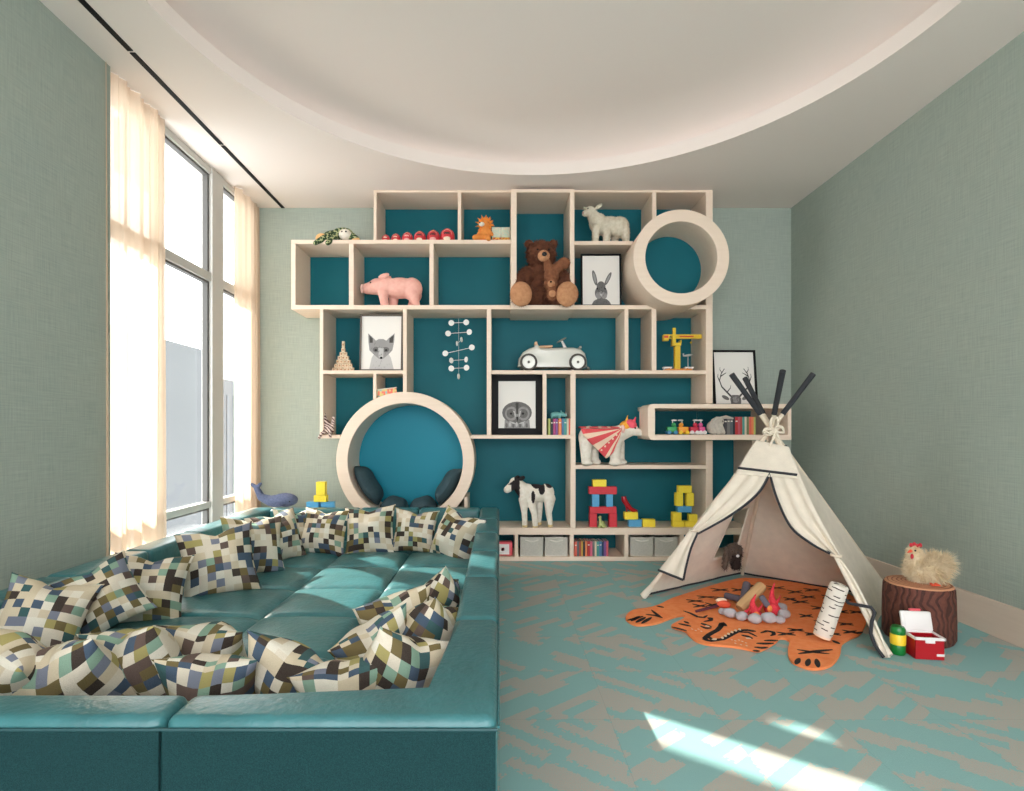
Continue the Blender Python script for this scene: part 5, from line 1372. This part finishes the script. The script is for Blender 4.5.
m.grid(lambda u,v: V(((-24+42*u)*s, (-8+16*v)*s, (45.2+1.4*math.sin(PI*v)-.5*abs(u-.5))*s*Q)), 14, 8, M_CAPR, lambda u,v: M_CAPR if (u*4)%1 < .6 else M_CAPC)
m.out('cape_back', pb, solid=.004, label='red and cream striped cape back')
m = M(M_CAPR, M_YEL)
M_HOODP = mat('hot_pink_felt', (236,92,110), .85); M_HOODO = mat('amber_felt', (240,170,60), .85)
m.ell((23*s,-1*s,46*s*Q),(7.4*s,8.2*s,6.6*s),M_HOODO,(0,-.3,0),3); m.ell((27*s,-3*s,48.5*s*Q),(6.4*s,7.6*s,5.4*s),M_HOODP,(0,.5,0),3)
m.tube([(22*s,-4*s,50*s*Q),(24*s,-4*s,60*s*Q)],[2*s,.3*s],M_HOODO,8); m.tube([(30*s,-3*s,51*s*Q),(32*s,-4*s,58*s*Q)],[2*s,.4*s],M_HOODP,8); m.ell((18.5*s,-5*s,43*s*Q),(2.4*s,6*s,5*s),mat('pale_pink_felt',(240,200,188),.9))
m.out('hood', pb, label='amber and pink hood')

# --- cow
Y = 5.66; s = Y/F; c = V(((531-CX)*s,5.62,top(528)+.001))
cow = thing('plush_cow','black and white plush calf standing on the lowest deep shelf','plush toy', c)
def cowm(p):
    x, y, z = p.x/s, p.y/s, p.z/s
    if x < -11.5+max(0,(30-z))*-.25 and z > 29 and not ((x < -20 and z < 42 and z > 30) or (x < -17 and abs(y+3) < 3 and z > 41+(x+17)*-.0)): return 1
    if ((x-5)/6)**2+((z-45)/7)**2 < 1 and x > -3: return 1
    if ((x-12)/4.5)**2+((z-38)/6.5)**2 < 1 and False: return 1
    if ((x-10)/3.2)**2+((z-38)/6)**2 < 1: return 1
    if ((x-18)/4)**2+((z-42)/3.5)**2 < 1: return 1
    if ((x-1.5)/1.9)**2+((z-30)/6)**2 < 1 and y < 0: return 1
    return 0
blob('body', cow, sc([('e',(4,0,33),(14,7.5,9)),('e',(15,0,33),(8,7.5,9.5)),('e',(-4,0,33),(9,7.5,9.5)),('c',[(-8,0,36),(-14,-1,42)],[7.5,6]),('e',(-16,-2,43),(6,5.2,6)),('c',[(-17,-3,42),(-24,-5,37)],[4.8,3.6]),
  ('c',[(-8,-3.5,28),(-7,-4,14),(-6.5,-4,2)],[5,3,2.6]),('c',[(-1,-4.5,26),(3,-6,13),(3.5,-7,1.8)],[4.2,3.2,2.8]),('c',[(8,4,28),(8.5,4,14),(8,4,5)],[4.6,3,2.4]),('c',[(18,-3,28),(17,-3.5,14),(18.5,-4,3)],[6,3.2,2.6])],s), .0065, 3, cowm, (M_WPLUSH,M_BPLUSH))
m = M(M_BPLUSH); m.ell((-9.5*s,-4*s,48*s),(3.6*s,1.2*s,2.2*s),M_BPLUSH,(0,-.5,0)); m.ell((-14*s,4*s,48*s),(3*s,1*s,2*s),M_BPLUSH,(0,-.5,0)); m.out('ear', cow, label='black ear')
m = M(M_HOOF)
for x_, y_, z_ in ((-6.5,-4,1.2),(3.5,-7,1.2),(8,4,2),(18.5,-4,1.6)): m.ell((x_*s,y_*s,z_*s),(2.9*s,2.9*s,1.9*s),M_HOOF)
m.out('hoof', cow, label='pale hooves')
m = M(M_EYE); m.ell((-18.5*s,-7.2*s,43.5*s),1*s,M_EYE); m.out('eye', cow)

# --- toy bricks
M_TB = {'red': mat('brick_red', (206,44,58), .55, var=.05, vscale=60), 'blue': mat('brick_blue', (82,160,204), .55, var=.05, vscale=60), 'yellow': mat('brick_yellow', (252,224,60), .55, var=.05, vscale=60)}
def brick(x0,x1,y0,y1,col,label,Y=5.62,d_=.07,rz=0,dy=0):
    s = Y/F; w_, h = (x1-x0)*s, (y1-y0)*s
    mm = M_TB[col]; m = M(mm); m.box((0,0,h/2),(w_*.985,d_,h*.99),mm,bev=.004,seg=2)
    o = m.out('toy_brick', smooth=False, loc=V((((x0+x1)/2-CX)*s,Y+dy,HC+(CY-y1)*s)), rot=(0,0,math.radians(rz)))
    setp(o, label, 'toy brick'); return o
# shelf surface at Y 5.62 projects to:
zt = top(528); yb = CY+(HC-zt)*F/5.62
def stack(col, items):
    pass
y = yb
brick(589,596.6,y-13.5,y,'red','upright red brick, window-side leg of the tall brick gate'); brick(608.6,616.4,y-13.5,y,'red','upright red brick, other leg of the tall gate, away from the cow')
brick(589.2,616.2,y-20,y-13.5,'red','long red brick spanning the two red legs of the gate')
brick(591.6,598.8,y-32.5,y-20,'blue','upright blue brick on the gate, the one nearer the cow'); brick(605.6,612.4,y-32.5,y-20,'blue','upright blue brick on the gate, the one nearer the red shoe')
brick(588.2,616.4,y-40,y-32.5,'red','long red brick laid across the two blue ones'); brick(592.2,606,y-47,y-40,'yellow','yellow brick topmost on the tall gate')
brick(628,641.2,y-7.3,y,'blue','flat blue brick under the yellow one that carries the red shoe'); brick(641.8,654.6,y-7.6,y,'yellow','yellow brick lying on the shelf beside the flat blue one')
brick(623.8,637.2,y-14.6,y-7.3,'yellow','yellow brick carrying the red shoe',rz=3)
for k, (x0,x1,y0,y1,col,lb) in enumerate(((671.8,683.4,-5.8,0,'yellow','yellow brick lying lowest under the arch, on its cow side'),(683.8,696.4,-5.8,0,'yellow','yellow brick lying lowest under the arch, on its teepee side'),
  (671.8,680.6,-14.5,-5.8,'yellow','square yellow brick in the arch\'s second course, on its cow side'),(688,696.4,-12.5,-5.8,'yellow','square yellow brick in the second course, on its teepee side'),
  (676.6,690.8,-20.6,-14.5,'blue','blue brick in the middle of the yellow arch tower'),(675,682.2,-33.8,-20.6,'yellow','upright yellow brick on the blue one, cow-side pillar of the arch'),(685.6,693,-33.8,-20.6,'yellow','upright yellow brick on the blue one, teepee-side pillar'),
  (677.4,691,-41,-33.8,'yellow','yellow brick bridging the two upright pillars on top'))):
    brick(x0,x1,y+y0,y+y1,col,lb)
# red high-heeled shoe
M_SHOE = mat('red_glitter', (170,16,30), .25, var=.3, vscale=90, coat=.6)
Y = 5.62; s = Y/F; c = V(((630-CX)*s,Y,HC+(CY-(y-14.6))*s+.001))
shq = thing('toy_shoe','shiny red high-heeled toy shoe standing on a yellow brick','toy shoe', c)
m = M(M_SHOE); path = [(-6.5,0,15.5),(-6,0,12),(-3,0,7.5),(0,0,3.5),(3.5,0,1.4),(7.5,0,1.0)]
m.tube([V(p)*s for p in path],[2.4*s,2.9*s,2.5*s,2.2*s,2.1*s,.8*s],M_SHOE,12); m.out('upper', shq)
m = M(M_SHOE); m.tube([(-5.4*s,0,10*s),(-3.6*s,0,4*s),(-3.2*s,0,0)],[1.3*s,.7*s,.6*s],M_SHOE,8); m.out('heel', shq)
# small dinosaur
M_DINO = mat('pale_green_rubber', (176,182,116), .6, var=.1, vscale=50)
s = 5.5/F; c = V(((602-CX)*s,5.53,zt+.001))
dn = thing('toy_dinosaur','small pale green toy dinosaur sitting in the brick gate','toy animal', c)
blob('body', dn, sc([('e',(.5,0,3.2),(3.4,2.6,3.2)),('c',[(-.5,0,5),(-1.4,0,8.5),(-1.6,-.5,10.6)],[1.9,1.3,1.1]),('c',[(-1.4,-.5,11),(-2.6,-1.5,10.8)],[1.4,1.0]),('c',[(2.5,0,2.5),(5,-.5,.9)],[1.7,.6]),('c',[(-2,-1.5,2),(-3.4,-2.8,.8)],[1.2,.8]),('c',[(1.5,-2,2),(1.4,-3.4,.8)],[1.2,.9]),('e',(2.2,0,6),(1.2,.8,1.0))],s), .004, 2, None, (M_DINO,))
m = M(M_EYE); m.ell((-2.4*s,-2.3*s,11.5*s),.3*s,M_EYE); m.out('eye', dn)

# --- storage bins in the bottom row
M_BIN = mat('grey_felt_bin', (196,192,182), .9, var=.08, vscale=60, bump=.3, bscale=200); M_BINE = mat('bin_piping', (226,222,212), .9)
for x0, x1, lb in ((520.6,543,'grey fabric storage bin nearest the sofa'),(545.2,567.4,'grey fabric storage bin next to the bottom-row books'),(630.6,653,'grey fabric storage bin under the red shoe end of the shelf'),(655,677.4,'grey fabric storage bin closest to the teepee')):
    Y = 5.56; s = Y/F; w_ = (x1-x0)*s; z0 = top(557)+.001; h = HC+(CY-537.6)*s-z0; d_ = .34
    o = thing('storage_bin', lb, 'storage bin', V((((x0+x1)/2-CX)*s,Y+d_/2,z0)), group='grey fabric storage bins')
    m = M(M_BIN); t = .008
    for c_, dd in (((0,-d_/2+t/2,h/2),(w_,t,h)),((0,d_/2-t/2,h/2),(w_,t,h)),((-w_/2+t/2,0,h/2),(t,d_,h)),((w_/2-t/2,0,h/2),(t,d_,h)),((0,0,t/2),(w_-.01,d_-.01,t))): m.box(c_,dd,M_BIN,bev=.002,seg=1)
    m.out('fabric_box', o, smooth=False)
    m = M(M_BINE)
    m.tube([(-w_/2,-d_/2,.004),(-w_/2,-d_/2,h),(w_/2,-d_/2,h),(w_/2,-d_/2,.004),(-w_/2,-d_/2,.004)],.0045,M_BINE,6); m.tube([(-w_/2,-d_/2,h),(-w_/2,d_/2,h),(w_/2,d_/2,h),(w_/2,-d_/2,h)],.0045,M_BINE,6); m.out('piping', o, label='pale piping')
    m = M(M_BINE); m.tube([((-.5+k/8)*w_*.6,-d_/2-.007-.006*math.sin(PI*k/8),h-.022-.014*math.sin(PI*k/8)) for k in range(9)],[.005,.007,.008,.008,.008,.008,.008,.007,.005],M_BINE,8); m.out('handle', o, label='pale strap handle')
# --- pink radio-like toy
M_RAD = mat('coral_pink_plastic', (232,96,108), .4)
Y = 5.56; s = Y/F; o = thing('toy_radio','white toy radio with coral pink rounded casing at the sofa end of the bottom row','toy', V(((505-CX)*s,Y+.05,top(557)+.001)))
m = M(M_RAD); w_, h = 15*s, 14*s; m.box((0,0,h/2),(w_,.09,h),M_RAD,bev=.02,seg=4); m.out('casing', o)
m = M(M_WPL); m.box((-.012,-.047,h/2-.002),(w_*.72,.006,h*.74),M_WPL,bev=.003); m.out('front_panel', o, smooth=False, label='white front')
m = M(M_RAD); m.lathe([(.016,-.004),(.018,0),(.001,.0)], M_RAD, 20, (-.02,-.050,h*.5), 'Y'); m.out('dial', o)

# --- three little figures in the box shelf
ZB = HC-4.8*YR/F+.001; Y = 5.32; s = Y/F
M_FG = mat('figure_green', (60,160,96), .45); M_FB = mat('figure_blue', (60,130,170), .45); M_FO = mat('figure_amber', (240,160,50), .45); M_FR = mat('figure_red', (200,44,70), .45); M_FP = mat('figure_pink', (226,90,150), .45)
def critter(px, w_, cols, label, tail):
    o = thing('pull_along_toy', label, 'toy', V(((px-CX)*s,Y,ZB)))
    a, b_, c_ = cols
    m = M(a); m.box((0,0,5*s),(w_*s,6*s,5.5*s),a,bev=.008,seg=3); m.box((-.1*w_*s,0,2.6*s),(w_*1.05*s,5*s,1.2*s),b_,bev=.003); m.out('carriage', o)
    for x_ in (-.33,.33):
        for sd_ in (-1,1):
            m = M(c_); m.lathe([(.001,-.7*s),(1.9*s,-.7*s),(2.1*s,0),(1.9*s,.7*s),(.001,.7*s)],c_,18,(0,0,0),'Y'); q = m.out('wheel', o); q.location = (x_*w_*s,sd_*3.6*s,2.1*s)
    m = M(M_WPL, a); m.ell((tail*.2*w_*s,-.5*s,9.6*s),(2.4*s,2.2*s,2.4*s),a,sub=2); m.tube([(tail*.1*w_*s,0,11.5*s),(tail*.1*w_*s,0,14*s)],.5*s,M_WPL,8); m.ell((tail*.25*w_*s,0,14.3*s),(3*s,1.6*s,.9*s),M_WPL); m.out('rider', o)
critter(671.5,10,(M_FG,M_FB,M_FB),'green wheeled toy with a white topped rider, nearest the rounded shelf end',1)
critter(683,10,(M_FO,M_FR,M_YEL),'amber wheeled toy between the green and the red one',-1)
critter(693.5,8,(M_FR,M_FP,M_WPL),'red wheeled toy beside the tiny pink and white one',1)
critter(701.5,6,(M_FP,M_WPL,M_WPL),'tiny pink and white wheeled toy next to the slumped grey rabbit',-1)
# --- slumped grey rabbit
M_RAB = mat('pale_grey_plush', (204,196,184), .95, rgb2=(184,176,166), vscale=40, bump=.3, bscale=150)
Y = 5.30; s = Y/F; c = V(((717-CX)*s,Y,ZB))
rbt = thing('plush_rabbit','pale grey plush rabbit slumped against the books with a long drooping ear','plush toy', c)
blob('body', rbt, sc([('e',(-4,1,7),(6,5,7)),('e',(1,0,13),(6,4.6,5)),('c',[(-4,-2,4),(-6,-6,2)],[3.4,2.6]),('c',[(2,-3,9),(4,-5,2)],[2.6,2.4]),('c',[(-1,-3,8),(-.5,-6,2)],[2.6,2.4])],s), .006, 3, None, (M_RAB,))
m = M(M_RAB); m.tube([(2*s,-1*s,16.5*s),(8*s,-2*s,17.5*s),(15*s,-3.2*s,16*s)],[1.2*s,1.9*s,.8*s],M_RAB,10); m.tube([(-1*s,-3*s,17*s),(-6*s,-4.5*s,14*s),(-9*s,-4.5*s,8*s)],[1.2*s,1.8*s,.8*s],M_RAB,10); m.out('ear', rbt)
m = M(M_EYE); m.ell((4*s,-4.6*s,13.4*s),.6*s,M_EYE); m.out('eye', rbt)

# --- behind the sofa: a low bench carrying the whale and three bricks
LBZ = .52
lb_ = thing('low_bench','low white bench standing behind the sofa under the whale and bricks','bench', V((-1.95,5.42,0)))
m = M(M_WHITE); m.box((0,0,LBZ-.012),(1.1,.42,.024),M_WHITE,bev=.004); m.out('bench_top', lb_, smooth=False)
for x_ in (-.5,.5):
    for y_ in (-.16,.16): m = M(M_WHITE); m.box((x_,y_,(LBZ-.024)/2),(.04,.04,LBZ-.024),M_WHITE,bev=.003); m.out('leg', lb_, smooth=False)
M_WHALE = mat('denim_knit', (104,112,140), .95, rgb2=(84,92,120), vscale=60, bump=.5, bscale=180)
Y = 5.32; s = Y/F; c = V(((275-CX)*s,Y,LBZ+.001))
wh = thing('plush_whale','blue grey knitted plush whale with raised tail behind the sofa','plush toy', c)
z_ = lambda py: (CY-py)*s/s + (HC-LBZ)/s
def wz(py): return ((HC+(CY-py)*s)-LBZ)/s
blob('body', wh, sc([('e',(10,0,wz(500)),(13,8,7)),('e',(2,0,wz(501)),(13,7.5,6.2)),('c',[(-4,0,wz(501)),(-14,0,wz(497)),(-18,0,wz(489)),(-18,0,wz(487))],[5.5,4,2.8,2.4]),('c',[(-18,0,wz(488)),(-23,0,wz(484.6))],[2.2,1.8]),('c',[(-18,0,wz(488)),(-14.5,0,wz(484))],[2.2,1.7])],s), .007, 3, None, (M_WHALE,))
m = M(M_EYE); m.ell((17*s,-6.6*s,wz(501)*s),.8*s,M_EYE); m.out('eye', wh)
m = M(M_WHALE); m.ell((8*s,-8*s,wz(504)*s),(4*s,2.4*s,1.2*s),M_WHALE,(0,.3,0)); m.out('fin', wh)
Y = 5.34; yb2 = CY+(HC-LBZ)*F/Y
brick(307.3,320.4,yb2-10,yb2-.1,'blue','flat blue brick behind the sofa, on the whale side',Y=Y,rz=-8); brick(321.4,334.8,yb2-10,yb2-.1,'blue','flat blue brick behind the sofa, on the nook side',Y=Y,rz=8)
brick(314.6,327.4,yb2-16.5,yb2-10,'yellow','flat yellow brick behind the sofa on the two blue ones',Y=Y); brick(317,326,yb2-30,yb2-16.5,'yellow','upright yellow brick topmost behind the sofa',Y=Y)
